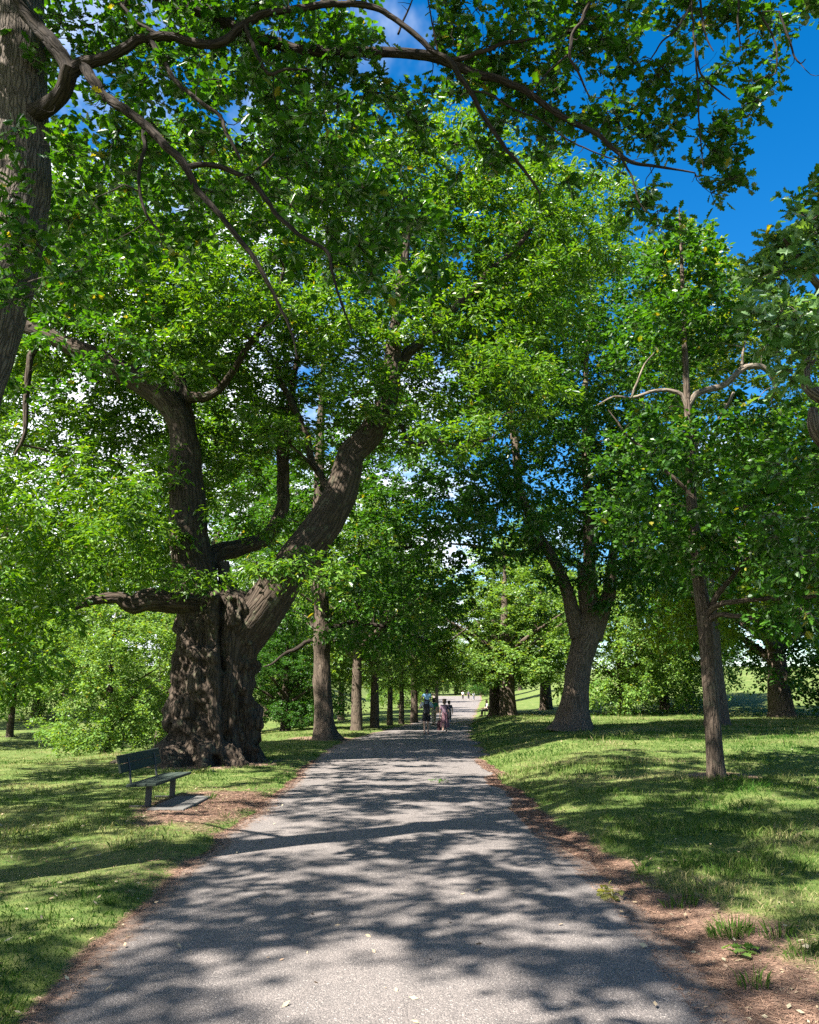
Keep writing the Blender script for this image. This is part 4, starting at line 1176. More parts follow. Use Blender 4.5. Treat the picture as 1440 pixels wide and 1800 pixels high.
# ------------------------------------------------------------------ bench
def box(mb, c, s, R=None, bev=0.0):
    """box with centre c, size s; R = 3x3 rotation; bevelled edges"""
    c, s = np.asarray(c, float), np.asarray(s, float) / 2
    b = min(bev, s.min() * 0.8)
    v, f = [], []
    if b <= 0:
        v = np.array([(x, y, z) for x in (-1, 1) for y in (-1, 1) for z in (-1, 1)]) * s
        f = [(0, 1, 3, 2), (4, 6, 7, 5), (0, 4, 5, 1), (2, 3, 7, 6), (0, 2, 6, 4), (1, 5, 7, 3)]
    else:
        idx = {}
        for sx in (-1, 1):
            for sy in (-1, 1):
                for sz in (-1, 1):
                    for ax in range(3):
                        q = np.array([sx, sy, sz]) * s
                        for k in range(3):
                            if k != ax:
                                q[k] -= np.array([sx, sy, sz])[k] * b
                        idx[(sx, sy, sz, ax)] = len(v)
                        v.append(q)
        v = np.array(v)
        for ax in range(3):
            o = [k for k in range(3) if k != ax]
            for sg in (-1, 1):
                ring = []
                for a, c2 in ((-1, -1), (1, -1), (1, 1), (-1, 1)):
                    key = [0, 0, 0]
                    key[ax] = sg
                    key[o[0]] = a
                    key[o[1]] = c2
                    ring.append(idx[(*key, ax)])
                f.append(ring if (sg == 1) == (ax != 1) else ring[::-1])
        for ax in range(3):
            o = [k for k in range(3) if k != ax]
            for a in (-1, 1):
                for c2 in (-1, 1):
                    def key(e):
                        q = [0, 0, 0]
                        q[ax] = e
                        q[o[0]] = a
                        q[o[1]] = c2
                        return tuple(q)
                    r = [idx[(*key(-1), o[0])], idx[(*key(1), o[0])], idx[(*key(1), o[1])], idx[(*key(-1), o[1])]]
                    f.append(r)
        for sx in (-1, 1):
            for sy in (-1, 1):
                for sz in (-1, 1):
                    f.append([idx[(sx, sy, sz, k)] for k in range(3)])
    if R is not None:
        v = v @ np.asarray(R).T
    v = v + c
    mb.add(v, np.concatenate([np.array(q) for q in f]), [len(q) for q in f])


def rot(ax, a):
    c, s = math.cos(a), math.sin(a)
    return np.array({'x': [[1, 0, 0], [0, c, -s], [0, s, c]], 'y': [[c, 0, s], [0, 1, 0], [-s, 0, c]], 'z': [[c, -s, 0], [s, c, 0], [0, 0, 1]]}[ax])


M_GREEN = plain('bench_green_paint', (0.011, 0.022, 0.013), 0.85, 0.35, 14.0, 0.0, 0.15)
M_IRON = plain('bench_black_iron', (0.020, 0.022, 0.022), 0.5, 0.3, 20.0)
M_SLAB = plain('concrete_slab', (0.085, 0.08, 0.072), 0.9, 0.35, 7.0, 0.0, 0.5)


def bench(loc, rz, label):
    """length along local y, sitter looks to +x"""
    t = thing('park_bench', label, 'bench', loc, rz)
    mb = MB()
    for i in range(3):
        box(mb, (-0.17 + i * 0.155, 0, 0.36 + 0.006 * i), (0.147, 2.05, 0.045), rot('y', -0.05), 0.008)
    mb.build('seat', M_GREEN, t)
    mb = MB()
    box(mb, (-0.355, 0, 0.60), (0.040, 2.05, 0.132), rot('y', -0.26), 0.006)
    box(mb, (-0.391, 0, 0.734), (0.040, 2.05, 0.132), rot('y', -0.26), 0.008)
    mb.build('backrest', M_GREEN, t)
    for sy in (-0.66, 0.66):
        mb = MB()
        pts, rr = smoothline([(-0.20, sy, 0.33), (-0.27, sy, 0.345), (-0.30, sy, 0.43), (-0.328, sy, 0.60), (-0.362, sy, 0.74)], [0.018] * 5, 0.03)
        tube(mb, pts, rr, 8)
        mb.build('back_support', M_IRON, t, smooth=True)
        mb = MB()
        box(mb, (0.0, sy, 0.167), (0.085, 0.075, 0.335), None, 0.008)
        mb.build('leg', M_IRON, t)
        mb = MB()
        box(mb, (0.02, sy, 0.018), (0.62, 0.05, 0.035), None, 0.006)
        mb.build('foot_rail', M_IRON, t)
    return t


bx, by = -4.04, 14.0
bz = gz(bx, by) - 0.01
bench((bx, by, bz), 0.0, 'dark green park bench on black iron legs below the old chestnut')
mb = MB()
box(mb, (0, 0, 0.0), (0.56, 1.70, 0.07), None, 0.01)
sl = mb.build('concrete_slab', M_SLAB)
sl.location = (bx + 0.38, by - 0.2, gz(bx + 0.38, by - 0.2) + 0.0)
sl.rotation_euler = (0, 0.0, 0.0)
tag(sl, 'grey concrete foot slab in the worn earth in front of the green bench', 'slab')

# ------------------------------------------------------------------ people


def skin_mesh(name, joints, edges, root, mat, parent, sub=2):
    """one continuous skin grown round a skeleton: joints = {key: (xyz, radius)}"""
    keys = list(joints)
    me = bpy.data.meshes.new(name)
    me.from_pydata([tuple(joints[k][0]) for k in keys], [(keys.index(a), keys.index(b)) for a, b in edges], [])
    o = bpy.data.objects.new(name, me)
    COL.objects.link(o)
    sk = o.modifiers.new('skin', 'SKIN')
    sk.use_smooth_shade = True
    ss = o.modifiers.new('sub', 'SUBSURF')
    ss.levels = ss.render_levels = sub
    lay = me.skin_vertices[0].data
    for i, k in enumerate(keys):
        r = joints[k][1]
        lay[i].radius = (r, r) if not isinstance(r, tuple) else r
        lay[i].use_root = (k == root)
    dg = bpy.context.evaluated_depsgraph_get()
    m2 = bpy.data.meshes.new_from_object(o.evaluated_get(dg))
    bpy.data.objects.remove(o)
    m2.name = name
    m2.materials.clear()
    m2.materials.append(mat)
    n = bpy.data.objects.new(name, m2)
    COL.objects.link(n)
    n.parent = parent
    return n


def lerp(a, b, t):
    return np.asarray(a, float) * (1 - t) + np.asarray(b, float) * t


def skeleton(H, legs='walk', arms='down', wide=1.0, swing=0.18):
    """joints of a standing, walking or sitting figure facing +y (x = its right)"""
    J = {}
    hipz = 0.52 * H
    if legs == 'sit':
        hipz = 0.30 * H
    J['pelvis'] = ((0, 0, hipz + 0.02 * H), 0.078 * H * wide)
    J['waist'] = ((0, 0.0, hipz + 0.10 * H), 0.066 * H * wide)
    J['chest'] = ((0, 0.005 * H, hipz + 0.205 * H), 0.078 * H * wide)
    J['collar'] = ((0, 0, hipz + 0.29 * H), 0.050 * H)
    J['neck'] = ((0, 0.006 * H, hipz + 0.335 * H), 0.033 * H)
    J['jaw'] = ((0, 0.018 * H, hipz + 0.372 * H), 0.044 * H)
    J['skull'] = ((0, 0.010 * H, hipz + 0.425 * H), 0.058 * H)
    J['crown'] = ((0, 0.004 * H, hipz + 0.452 * H), 0.042 * H)
    J['nose'] = ((0, 0.074 * H, hipz + 0.395 * H), 0.008 * H)
    E = [('pelvis', 'waist'), ('waist', 'chest'), ('chest', 'collar'), ('collar', 'neck'), ('neck', 'jaw'), ('jaw', 'skull'), ('skull', 'crown'), ('jaw', 'nose')]
    for s, sd in ((-1, 'l'), (1, 'r')):
        J['ear' + sd] = ((s * 0.062 * H, 0.004 * H, hipz + 0.400 * H), 0.010 * H)
        E.append(('skull', 'ear' + sd))
        J['hip' + sd] = ((s * 0.052 * H, 0, hipz - 0.01 * H), 0.058 * H * wide)
        E.append(('pelvis', 'hip' + sd))
        f = s * swing * H if legs == 'walk' else 0.0
        if legs == 'sit':
            J['knee' + sd] = ((s * 0.06 * H, 0.25 * H, hipz + 0.0 * H), 0.040 * H)
            J['ankle' + sd] = ((s * 0.06 * H, 0.27 * H, 0.045 * H), 0.024 * H)
        else:
            up = max(0.0, -f) * 0.25
            J['knee' + sd] = ((s * 0.053 * H, f * 0.42 + 0.02 * H, 0.285 * H), 0.037 * H)
            J['ankle' + sd] = ((s * 0.050 * H, f * 0.85 - 0.01 * H, 0.045 * H + up), 0.022 * H)
        a = J['ankle' + sd][0]
        J['calf' + sd] = (lerp(J['knee' + sd][0], a, 0.33) + np.array([0, -0.008 * H, 0]), 0.034 * H)
        J['toe' + sd] = ((a[0] + s * 0.008 * H, a[1] + 0.10 * H, 0.016 * H + (a[2] - 0.045 * H) * 0.3), 0.020 * H)
        J['heel' + sd] = ((a[0], a[1] - 0.025 * H, max(0.018 * H, a[2] - 0.028 * H)), 0.020 * H)
        E += [('hip' + sd, 'knee' + sd), ('knee' + sd, 'calf' + sd), ('calf' + sd, 'ankle' + sd), ('ankle' + sd, 'toe' + sd), ('ankle' + sd, 'heel' + sd)]
        sh = np.array([s * 0.105 * H * wide, 0, hipz + 0.280 * H])
        J['sh' + sd] = (sh, 0.040 * H)
        mode = arms[sd] if isinstance(arms, dict) else arms
        if mode == 'up':        # hands raised to hold something on the shoulders
            el = sh + np.array([s * 0.075 * H, 0.03 * H, -0.14 * H])
            wr = el + np.array([-s * 0.03 * H, 0.09 * H, 0.12 * H])
            fd = np.array([-s * 0.3, 0.3, 0.9])
        elif mode == 'fwd':
            el = sh + np.array([s * 0.03 * H, 0.05 * H, -0.17 * H])
            wr = el + np.array([-s * 0.02 * H, 0.14 * H, -0.02 * H])
            fd = np.array([0, 1.0, -0.1])
        elif mode == 'side':
            el = sh + np.array([s * 0.10 * H, -0.01 * H, -0.13 * H])
            wr = el + np.array([s * 0.015 * H, 0.06 * H, -0.12 * H])
            fd = np.array([0, 0.3, -0.9])
        else:
            g = -s * swing * 0.35 * H if legs == 'walk' else 0.02 * H
            el = sh + np.array([s * 0.035 * H, g * 0.35 - 0.01 * H, -0.175 * H])
            wr = el + np.array([s * 0.012 * H, g * 0.6 + 0.03 * H, -0.145 * H])
            fd = np.array([0, 0.15, -1.0])
        J['el' + sd] = (el, 0.026 * H)
        J['wr' + sd] = (wr, 0.017 * H)
        fd = fd / np.linalg.norm(fd)
        pm = wr + fd * 0.035 * H
        J['palm' + sd] = (pm, 0.020 * H)
        E += [('chest', 'sh' + sd), ('sh' + sd, 'el' + sd), ('el' + sd, 'wr' + sd), ('wr' + sd, 'palm' + sd)]
        ax = np.cross(fd, [1.0, 0, 0]) if abs(fd[0]) < 0.8 else np.array([0, 1.0, 0])
        ax = ax / np.linalg.norm(ax)
        for q, (o, ln) in enumerate(((-0.015, 0.038), (-0.005, 0.045), (0.005, 0.043), (0.015, 0.034))):
            k1, k2 = 'f%d%sa' % (q, sd), 'f%d%sb' % (q, sd)
            J[k1] = (pm + fd * 0.022 * H + ax * o * H, 0.0055 * H)
            J[k2] = (pm + fd * (0.020 + ln * 0.85) * H + ax * o * H - np.array([s, 0, 0]) * 0.012 * H, 0.0045 * H)
            E += [('palm' + sd, k1), (k1, k2)]
        J['th' + sd] = (pm + fd * 0.012 * H + ax * 0.032 * H, 0.006 * H)
        E.append(('palm' + sd, 'th' + sd))
    return J, E


def grown(J, keys, add, scale=1.0):
    return {k: (J[k][0], (J[k][1] if not isinstance(J[k][1], tuple) else J[k][1][0]) * scale + add) for k in keys}


M_SKIN = plain('skin', (0.42, 0.26, 0.19), 0.6, 0.08, 10)
M_SKIN2 = plain('skin_tanned', (0.33, 0.19, 0.13), 0.6, 0.08, 10)
CLOTH = {}


def cloth(name, col):
    if name not in CLOTH:
        CLOTH[name] = plain('cloth_' + name, col, 0.85, 0.22, 18.0, 0.0, 0.3)
    return CLOTH[name]


def person(loc, rz, H, label, top, bottom, hair, shoes, legs='walk', arms='down', skirt=False, shorts=False, sleeves='short', longhair=False, wide=1.0, swing=0.18, skin=None, group=None, bend=None):
    t = thing('person', label, 'person', loc, rz, group)
    J, E = skeleton(H, legs, arms, wide, swing)
    if bend:
        J = {k: (bend(np.asarray(v[0], float)), v[1]) for k, v in J.items()}
    sk = skin or M_SKIN
    skin_mesh('body', J, E, 'pelvis', sk, t)
    # shirt
    keys = ['pelvis', 'waist', 'chest', 'collar', 'shl', 'shr']
    G = grown(J, keys, 0.009 * H)
    G['collar'] = (J['collar'][0], 0.052 * H)
    for sd in 'lr':
        e = lerp(J['sh' + sd][0], J['el' + sd][0], 0.72 if sleeves == 'short' else 1.0)
        G['sl' + sd] = (e, 0.040 * H)
    ed = [('pelvis', 'waist'), ('waist', 'chest'), ('chest', 'collar'), ('chest', 'shl'), ('chest', 'shr'), ('shl', 'sll'), ('shr', 'slr')]
    if sleeves == 'long':
        for sd in 'lr':
            G['cf' + sd] = (lerp(J['el' + sd][0], J['wr' + sd][0], 0.92), 0.026 * H)
            ed.append(('sl' + sd, 'cf' + sd))
    skin_mesh('shirt', G, ed, 'pelvis', top, t)
    # lower clothing
    if skirt:
        mb = MB()
        n, k = 16, 48
        hip = np.asarray(J['pelvis'][0])
        th = np.linspace(0, 2 * PI, k, endpoint=False)
        rows = []
        for i in range(n):
            f = i / (n - 1)
            z = hip[2] + 0.07 * H - f * 0.46 * H
            r = (0.078 + 0.062 * f ** 0.8) * H * (1 + (0.04 + 0.10 * f) * np.cos(9 * th + 2.5 * f) + 0.05 * f * np.cos(4 * th))
            rows.append(np.stack([hip[0] + r * np.cos(th) * 1.05, hip[1] + r * np.sin(th) * 0.95 + 0.03 * H * f, np.full(k, z)], -1))
        V = np.concatenate(rows)
        i = np.arange(n - 1)[:, None] * k
        j = np.arange(k)[None, :]
        mb.quads(V, np.stack([i + j, i + k + j, i + k + (j + 1) % k, i + (j + 1) % k], -1).reshape(-1, 4))
        mb.build('skirt', bottom, t, smooth=True)
    else:
        G = {'pelvis': (J['pelvis'][0], J['pelvis'][1] + 0.012 * H), 'top': (J['waist'][0], J['waist'][1] + 0.006 * H)}
        ed = [('top', 'pelvis')]
        for sd in 'lr':
            G['hip' + sd] = (J['hip' + sd][0], J['hip' + sd][1] + 0.012 * H)
            if shorts:
                G['kn' + sd] = (lerp(J['hip' + sd][0], J['knee' + sd][0], 0.82), 0.060 * H)
                ed += [('pelvis', 'hip' + sd), ('hip' + sd, 'kn' + sd)]
            else:
                G['kn' + sd] = (J['knee' + sd][0], 0.048 * H)
                G['an' + sd] = (J['ankle' + sd][0] + np.array([0, 0, 0.012 * H]), 0.036 * H)
                ed += [('pelvis', 'hip' + sd), ('hip' + sd, 'kn' + sd), ('kn' + sd, 'an' + sd)]
        skin_mesh('shorts' if shorts else 'trousers', G, ed, 'pelvis', bottom, t)
    for sd in 'lr':
        G = {'a': (np.asarray(J['heel' + sd][0]), 0.027 * H), 'b': (lerp(J['ankle' + sd][0], J['toe' + sd][0], 0.45) + np.array([0, 0, -0.010 * H]), 0.027 * H), 'c': (np.asarray(J['toe' + sd][0]) + np.array([0, 0.012 * H, 0]), 0.024 * H)}
        skin_mesh('shoe', G, [('a', 'b'), ('b', 'c')], 'b', shoes, t)
    # hair: a cap over the back and top of the skull
    c = np.asarray(J['skull'][0]) + np.array([0, -0.012 * H, 0.004 * H])
    G = {'a': (c + np.array([0, 0.012 * H, 0.018 * H]), 0.062 * H), 'b': (c + np.array([0, -0.012 * H, -0.010 * H]), 0.060 * H), 'c': (c + np.array([0, -0.012 * H, -0.045 * H]), 0.045 * H)}
    ed = [('a', 'b'), ('b', 'c')]
    if longhair:
        G['d'] = (c + np.array([0, -0.03 * H, -0.10 * H]), 0.045 * H)
        ed.append(('c', 'd'))
    skin_mesh('hair', G, ed, 'b', hair, t)
    return t, J


def on(px, py, dz=0.0):
    q = gp(px, py)
    return np.array([q[0], q[1], float(zpath(q[1])) + 0.02 + dz])


HAIR_D = cloth('dark_hair', (0.018, 0.012, 0.009))
HAIR_B = cloth('brown_hair', (0.055, 0.032, 0.020))
BLACK = cloth('black', (0.012, 0.012, 0.015))
mp = on(750, 1292)
man, MJ = person(mp, 0.0, 1.80, 'man walking away carrying a child, grey shirt and black shorts', cloth('pale_grey', (0.42, 0.46, 0.50)), BLACK, HAIR_D, cloth('shoe', (0.02, 0.02, 0.02)), arms='up', shorts=True, swing=0.07, wide=1.08)
# backpack on his back
bp_ = thing('backpack', 'black backpack on the back of the man carrying a child', 'backpack', mp)
mb = MB()
box(mb, (0, -0.21, 1.20), (0.30, 0.17, 0.50), None, 0.05)
mb.build('bag_body', BLACK, bp_)
mb = MB()
box(mb, (0, -0.315, 1.10), (0.23, 0.05, 0.22), None, 0.018)
mb.build('front_pocket', cloth('charcoal', (0.03, 0.03, 0.034)), bp_)
for s in (-1, 1):
    mb = MB()
    p_, r_ = smoothline([(s * 0.10, -0.14, 1.44), (s * 0.12, -0.05, 1.515), (s * 0.125, 0.06, 1.50), (s * 0.13, 0.155, 1.36), (s * 0.13, 0.10, 1.12), (s * 0.13, -0.10, 1.02)], [0.018] * 6, 0.04)
    tube(mb, p_, r_, 6)
    mb.build('strap', BLACK, bp_, smooth=True)
# child on his shoulders
ch, CJ = person(mp + np.array([0.03, -0.02, 1.22]), 0.0, 1.12, 'small child in a pale blue shirt riding on the shoulders of the man', cloth('light_blue', (0.30, 0.52, 0.75)), cloth('denim', (0.10, 0.14, 0.22)), HAIR_D,
                cloth('shoe_white', (0.6, 0.6, 0.6)), legs='sit', arms={'l': 'side', 'r': 'fwd'}, wide=1.3)
# woman in a long dress
wp = on(782, 1288)
person(wp, -0.05, 1.63, 'woman in a mauve top and long pink patterned skirt walking with bags', cloth('mauve', (0.15, 0.095, 0.13)), cloth('pink_print', (0.17, 0.085, 0.105)), HAIR_B, cloth('shoe_pale', (0.55, 0.5, 0.5)),
       skirt=True, swing=0.12, arms='down', sleeves='short')
sb = thing('shoulder_bag', 'black shoulder bag hanging on the right side of the woman in the skirt', 'bag', wp)
mb = MB()
box(mb, (0.25, -0.02, 0.86), (0.13, 0.26, 0.36), rot('y', 0.08), 0.04)
mb.build('bag_body', BLACK, sb)
mb = MB()
p_, r_ = smoothline([(0.24, -0.10, 1.02), (0.17, -0.13, 1.25), (0.11, -0.06, 1.36), (0.13, 0.08, 1.30), (0.24, 0.08, 1.02)], [0.014] * 5, 0.04)
tube(mb, p_, r_, 6)
mb.build('strap', BLACK, sb, smooth=True)
cb = thing('carrier_bag', 'long dark maroon bag held low in the left hand of the woman', 'bag', wp)
mb = MB()
V, n, k = [], 10, 20
th = np.linspace(0, 2 * PI, k, endpoint=False)
for i in range(n):
    f = i / (n - 1)
    wd = 0.035 + 0.085 * math.sin(min(1, f * 1.35 + 0.12) * PI * 0.75)
    V.append(np.stack([-0.285 + wd * np.cos(th) * (1 + 0.08 * np.cos(5 * th)), 0.06 + 0.7 * wd * np.sin(th), np.full(k, 0.58 - f * 0.50)], -1))
V = np.concatenate(V)
i = np.arange(n - 1)[:, None] * k
j = np.arange(k)[None, :]
mb.quads(V, np.stack([i + j, i + k + j, i + k + (j + 1) % k, i + (j + 1) % k], -1).reshape(-1, 4))
mb.add(V[-k:], np.arange(k), [k])
mb.build('bag_body', cloth('maroon', (0.045, 0.016, 0.020)), cb, smooth=True)
mb = MB()
p_, r_ = smoothline([(-0.30, 0.06, 0.57), (-0.285, 0.07, 0.66), (-0.27, 0.06, 0.71), (-0.265, 0.05, 0.64), (-0.275, 0.06, 0.57)], [0.008] * 5, 0.03)
tube(mb, p_, r_, 6)
mb.build('handle', cloth('maroon', (0.045, 0.016, 0.020)), cb, smooth=True)
person(on(763, 1276), 0.1, 1.68, 'person in a green top and beige trousers walking half hidden behind the man', cloth('green', (0.02, 0.14, 0.06)), cloth('beige', (0.34, 0.27, 0.18)), HAIR_D, BLACK, swing=0.2, longhair=True)
person(on(790, 1274), 0.0, 1.50, 'person in dark clothes half hidden behind the right side of the woman', cloth('navy', (0.05, 0.05, 0.08)), cloth('grey_blue', (0.25, 0.27, 0.32)), HAIR_D, cloth('shoe_white', (0.6, 0.6, 0.6)), swing=0.16)
person(on(814, 1236), PI, 1.72, 'far person in a white top and dark leggings at the path end', cloth('white', (0.7, 0.68, 0.72)), BLACK, HAIR_B, BLACK, swing=0.12)
person(on(824, 1236), PI, 1.78, 'far person all in dark clothes beside the one in white', cloth('navy', (0.05, 0.05, 0.08)), BLACK, HAIR_D, cloth('shoe_white', (0.6, 0.6, 0.6)), swing=0.1)
person(on(833, 1235), PI, 1.60, 'far person in a grey top, rightmost of the far walkers', cloth('pale_grey', (0.42, 0.46, 0.50)), cloth('grey_blue', (0.25, 0.27, 0.32)), HAIR_B, BLACK, swing=0.12)
# someone sitting by the pair of trunks
sx, sy = gp(848, 1263)
sz = gz(sx + 0.6, sy)
bench((sx + 0.45, sy, sz), PI + 0.25, 'far dark bench right of the path under the pair of trunks')
person((sx + 0.38, sy - 0.25, sz - 0.02), PI / 2 + 0.25, 1.70, 'person in a grey top sitting on the far bench', cloth('grey_top', (0.30, 0.29, 0.30)), cloth('charcoal', (0.03, 0.03, 0.034)), HAIR_D, BLACK, legs='sit', arms='fwd')


# ------------------------------------------------------------------ grass, litter
def build_grass():
    rng = np.random.default_rng(17)
    n = 330000
    y = 3.2 * (60 / 3.2) ** (rng.random(n) ** 0.9)
    x = rng.uniform(-0.66, 0.66, n) * (y + 1.5)
    L, R = xl(y), xr(y)
    out = np.maximum(L - x, x - R)
    b = bare(x, y)
    pat = fbm2(x, y, 2.3, 77, 3)
    keep = (out > 0.0) & (rng.random(n) > b * 1.02) & (rng.random(n) < 0.35 + 1.1 * pat)
    x, y, out, b, pat = x[keep], y[keep], out[keep], b[keep], pat[keep]
    n = len(x)
    z = ground(x, y)
    lod = np.clip(y / 9, 1, 6)
    tuft = fbm2(x, y, 0.9, 78, 3)
    h = (0.035 + 0.055 * rng.random(n)) * (0.55 + 1.0 * sst(0.42, 0.75, tuft)) * np.where(x > R[keep] if False else x > 0, 1.15, 0.85)
    h = h * np.clip(1.1 - b, 0.4, 1)
    tall = (rng.random(n) < 0.02 * sst(12, 18, y)) & (x > 0)
    h = np.where(tall, h * 3.2, h)
    wd = 0.0032 * lod * rng.uniform(0.7, 1.4, n) * np.where(tall, 0.7, 1)
    a = rng.uniform(0, 2 * PI, n)
    lean = rng.normal(size=(n, 2)) * 0.55 * h[:, None]
    P = np.stack([x, y, z - 0.006], 1)
    side = np.stack([np.cos(a), np.sin(a), np.zeros(n)], 1) * wd[:, None]
    m = P + np.concatenate([lean * 0.35, (h * 0.6)[:, None]], 1)
    tip = P + np.concatenate([lean, (h * 0.95)[:, None]], 1)
    V = np.stack([P - side, P + side, m + side * 0.75, tip, m - side * 0.75], 1)
    base = (np.arange(n) * 5)[:, None]
    mb = MB()
    straw = fbm2(x, y, 0.55, 79, 3)
    tint = np.clip(0.5 + 2.2 * (straw - 0.5) + rng.normal(size=n) * 0.22, 0, 1)
    mb.add(V.reshape(-1, 3), (base + np.array([[0, 1, 2, 3, 4]])).ravel(), np.full(n, 5), tint=np.repeat(tint, 5))
    m_, t = new_mat('grass_blades')
    t.n.remove(t.b)
    c = t.ramp(t.attr('tint').outputs['Fac'], [(0.0, (0.024, 0.072, 0.011)), (0.40, (0.066, 0.116, 0.022)), (0.72, (0.130, 0.155, 0.050)), (1.0, (0.25, 0.225, 0.115))])
    d = t.add('ShaderNodeBsdfDiffuse', Color=c)
    tl = t.add('ShaderNodeBsdfTranslucent', Color=t.mix(1.0, c, (1.4, 1.35, 0.6), 'MULTIPLY'))
    mx = t.add('ShaderNodeMixShader', i0=0.3, i1=d.outputs[0], i2=tl.outputs[0])
    t.l.new(mx.outputs[0], t.n['Material Output'].inputs[0])
    tag(mb.build('grass', m_), kind='stuff')


def build_tufts():
    rng = np.random.default_rng(23)
    mb = MB()
    spots = [(1285, 1655, 0.16, 240), (1330, 1740, 0.10, 60), (1215, 1540, 0.10, 70), (1130, 1545, 0.06, 30), (1270, 1560, 0.14, 90), (1200, 1600, 0.16, 90), (1330, 1540, 0.16, 110), (1370, 1670, 0.12, 60), (1420, 1710, 0.12, 60)]
    wild = []
    for _ in range(150):
        yy = 4.5 * (24 / 4.5) ** rng.random()
        xx = rng.uniform(-0.55, 0.62) * yy
        if (xx > float(xr(np.array([yy]))[0]) + 0.25 or xx < float(xl(np.array([yy]))[0]) - 0.1):
            wild.append((xx, yy, rng.uniform(0.04, 0.16), int(rng.uniform(10, 46))))
    for cx, cy, rr, cnt in ((5.98, 16.0, 0.30, 26), (6.4, 33.0, 1.0, 40), (-3.6, 35.0, 0.8, 26), (-5.3, 22.6, 1.9, 44)):
        for k in range(cnt):
            an = rng.uniform(0, 2 * PI)
            wild.append((cx + rr * math.cos(an) * rng.uniform(0.85, 1.25), cy + rr * math.sin(an) * rng.uniform(0.85, 1.25), 0.07, 14))
    for sp in spots + wild:
        c = gp(sp[0], sp[1]) if sp[0] > 50 else np.array(sp[:2])
        r, n = sp[2], sp[3]
        a, q = rng.uniform(0, 2 * PI, n), r * np.sqrt(rng.random(n))
        x, y = c[0] + q * np.cos(a), c[1] + q * np.sin(a)
        z = ground(x, y)
        h = rng.uniform(0.04, 0.14, n) * (1.0 if sp[0] > 50 else rng.uniform(0.6, 1.25))
        P = np.stack([x, y, z - 0.005], 1)
        b = rng.uniform(0, 2 * PI, n)
        side = np.stack([np.cos(b), np.sin(b), 0 * b], 1) * 0.0032
        lean = np.stack([np.cos(a), np.sin(a)], 1) * (h * rng.uniform(0.1, 0.8, n))[:, None]
        m = P + np.concatenate([lean * 0.35, (h * 0.6)[:, None]], 1)
        tip = P + np.concatenate([lean, (h * 0.9)[:, None]], 1)
        V = np.stack([P - side, P + side, m + side * 0.75, tip, m - side * 0.75], 1)
        mb.add(V.reshape(-1, 3), ((np.arange(n) * 5)[:, None] + np.array([[0, 1, 2, 3, 4]])).ravel(), np.full(n, 5), tint=np.repeat(rng.uniform(0.1, 0.5, n), 5))
    o = mb.build('grass_tufts', bpy.data.materials['grass_blades'])
    tag(o, kind='stuff')


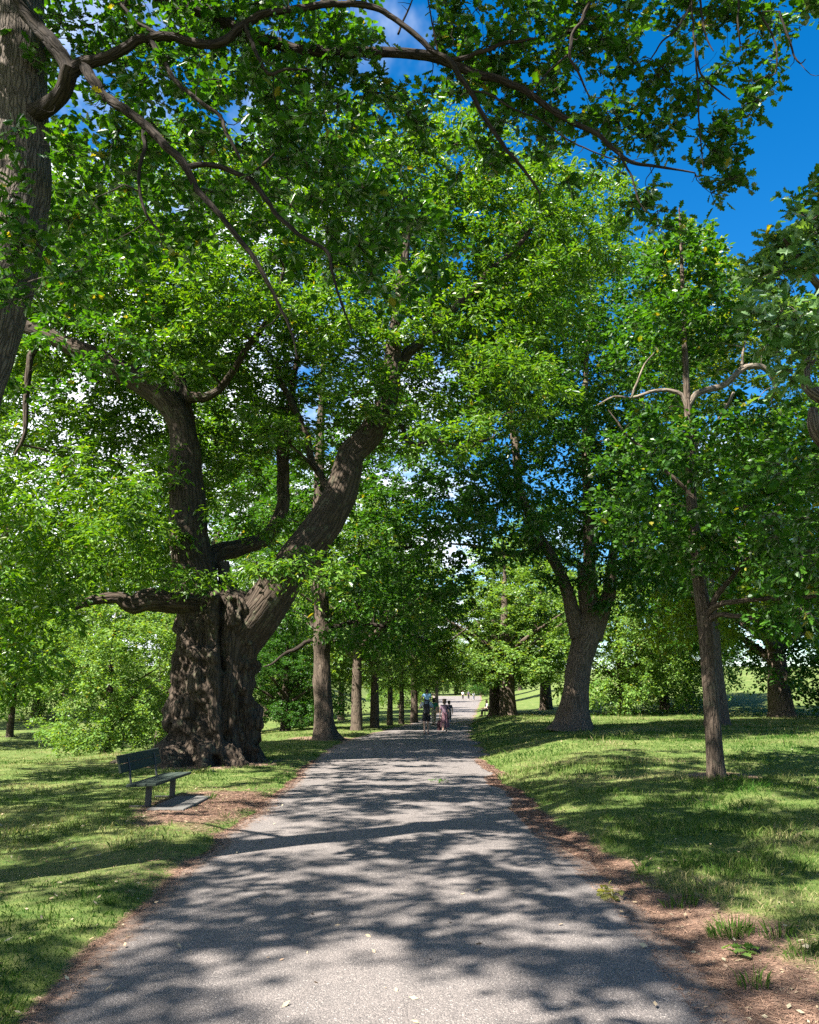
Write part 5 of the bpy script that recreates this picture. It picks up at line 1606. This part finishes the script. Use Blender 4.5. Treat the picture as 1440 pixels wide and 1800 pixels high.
def build_litter():
    """brown needles, bits of twig and dry leaves on the worn verges"""
    rng = np.random.default_rng(29)
    n = 130000
    y = 3.2 * (24 / 3.2) ** (rng.random(n) ** 1.25)
    right = rng.random(n) < 0.75
    R, L = xr(y), xl(y)
    x = np.where(right, R - 0.22 + np.abs(rng.normal(size=n)) * (0.25 + 1.3 * (1 - sst(4, 13, y))), L + 0.12 - np.abs(rng.normal(size=n)) * 0.35)
    ex = rng.random(n) < 0.16
    x = np.where(ex, -3.2 + rng.normal(size=n) * 0.9, x)
    y = np.where(ex, 13.0 + rng.normal(size=n) * 2.2, y)
    R, L = xr(y), xl(y)
    inside = (x < R) & (x > L)
    keep = np.where(inside, (rng.random(n) < 0.35) & (np.minimum(R - x, x - L) < 0.3), rng.random(n) < bare(x, y) * 1.1)
    x, y, inside = x[keep], y[keep], inside[keep]
    n = len(x)
    z = np.where(inside, zpath(y) + 0.012, ground(x, y) + 0.006)
    a = rng.uniform(0, 2 * PI, n)
    dry = rng.random(n) < 0.016
    ln = np.where(dry, rng.uniform(0.010, 0.028, n), rng.uniform(0.02, 0.075, n))
    wd = np.where(dry, ln * 0.35, rng.uniform(0.0010, 0.0022, n)) * np.clip(y / 7, 1, 3)
    D = np.stack([np.cos(a), np.sin(a), rng.normal(size=n) * 0.12], 1) * ln[:, None]
    B = np.stack([-np.sin(a), np.cos(a), rng.normal(size=n) * 0.3], 1) * wd[:, None]
    P = np.stack([x, y, z], 1)
    V = np.stack([P - D, P + B, P + D, P - B], 1)
    V[:, 1::2, 2] += 0.003
    k = 1500                                             # single dry leaves blown over lawn and path
    y2 = 3.4 * (30 / 3.4) ** rng.random(k)
    x2 = rng.uniform(-0.6, 0.6, k) * (y2 + 1)
    in2 = (x2 < xr(y2)) & (x2 > xl(y2))
    q = ~in2 | (rng.random(k) < 0.22)
    x2, y2, in2 = x2[q], y2[q], in2[q]
    k = len(x2)
    a2, l2 = rng.uniform(0, 6.28, k), rng.uniform(0.010, 0.032, k)
    P2 = np.stack([x2, y2, np.where(in2, zpath(y2) + 0.034, ground(x2, y2) + rng.uniform(0.01, 0.04, k))], 1)
    D2 = np.stack([np.cos(a2), np.sin(a2), rng.normal(size=k) * 0.25], 1) * l2[:, None]
    B2 = np.stack([-np.sin(a2), np.cos(a2), rng.normal(size=k) * 0.4], 1) * (l2 * 0.45)[:, None]
    V = np.concatenate([V, np.stack([P2 - D2, P2 + B2, P2 + D2, P2 - B2], 1)])
    dry = np.concatenate([dry, np.ones(k, bool)])
    n += k
    mb = MB()
    tint = np.where(dry, rng.uniform(0.7, 1.0, n), rng.uniform(0, 0.7, n))
    mb.add(V.reshape(-1, 3), np.arange(n * 4), np.full(n, 4), tint=np.repeat(tint, 4))
    m, t = new_mat('dry_litter')
    c = t.ramp(t.attr('tint').outputs['Fac'], [(0.0, (0.055, 0.030, 0.020)), (0.4, (0.14, 0.075, 0.047)), (0.69, (0.27, 0.165, 0.11)), (0.72, (0.30, 0.22, 0.13)), (0.9, (0.24, 0.19, 0.12)), (1.0, (0.25, 0.23, 0.15))])
    t.l.new(c, t.b.inputs['Base Color'])
    t.b.inputs['Roughness'].default_value = 0.85
    tag(mb.build('leaf_litter', m), kind='stuff')


def sprig(px, py, label, n, size, leafm, seed, yellow=False):
    rng = np.random.default_rng(seed)
    c = gp(px, py)
    z = max(gz(c[0], c[1]), float(zpath(c[1])) + 0.02)
    t = thing('fallen_sprig', label, 'sprig', (c[0], c[1], z), rng.uniform(0, 6))
    mb = MB()
    q = np.linspace(0, 1, 7)[:, None]
    pts = np.concatenate([(q - 0.5) * size * 2, np.sin(q * 3) * size * 0.25, 0.012 + 0.03 * np.sin(q * 5) ** 2], 1)
    tube(mb, pts, np.linspace(0.005, 0.002, 7), 5)
    mb.build('stem', M_TWIG, t)
    mb = MB()
    P = np.stack([rng.uniform(-1, 1, n) * size, rng.normal(size=n) * size * 0.3, rng.uniform(0.012, 0.06, n)], 1)
    D = rng.normal(size=(n, 3)) * np.array([1, 1, 0.25])
    N = rng.normal(size=(n, 3)) * 0.5 + np.array([0, 0, 1.0])
    add_leaves(mb, P, D, N, np.full(n, 0.085) * rng.uniform(0.7, 1.2, n), 0.75, 'oak', rng)
    mb.build('leaves', leafm, t)


build_grass()
build_tufts()
build_litter()
M_LEAF_FALLEN = leafmat('leaf_fallen', (0.10, 0.13, 0.03), (0.24, 0.22, 0.07), 0.1)
sprig(772, 1378, 'fallen leafy sprig lying in the middle of the path', 26, 0.20, M_LEAF_OAK, 1)
sprig(1076, 1580, 'yellowing fallen sprig on the right verge beside the asphalt edge', 30, 0.15, M_LEAF_FALLEN, 2)
sprig(1318, 1692, 'fresh green fallen sprig on the needles near the lower right corner', 12, 0.12, M_LEAF_LIME, 3)
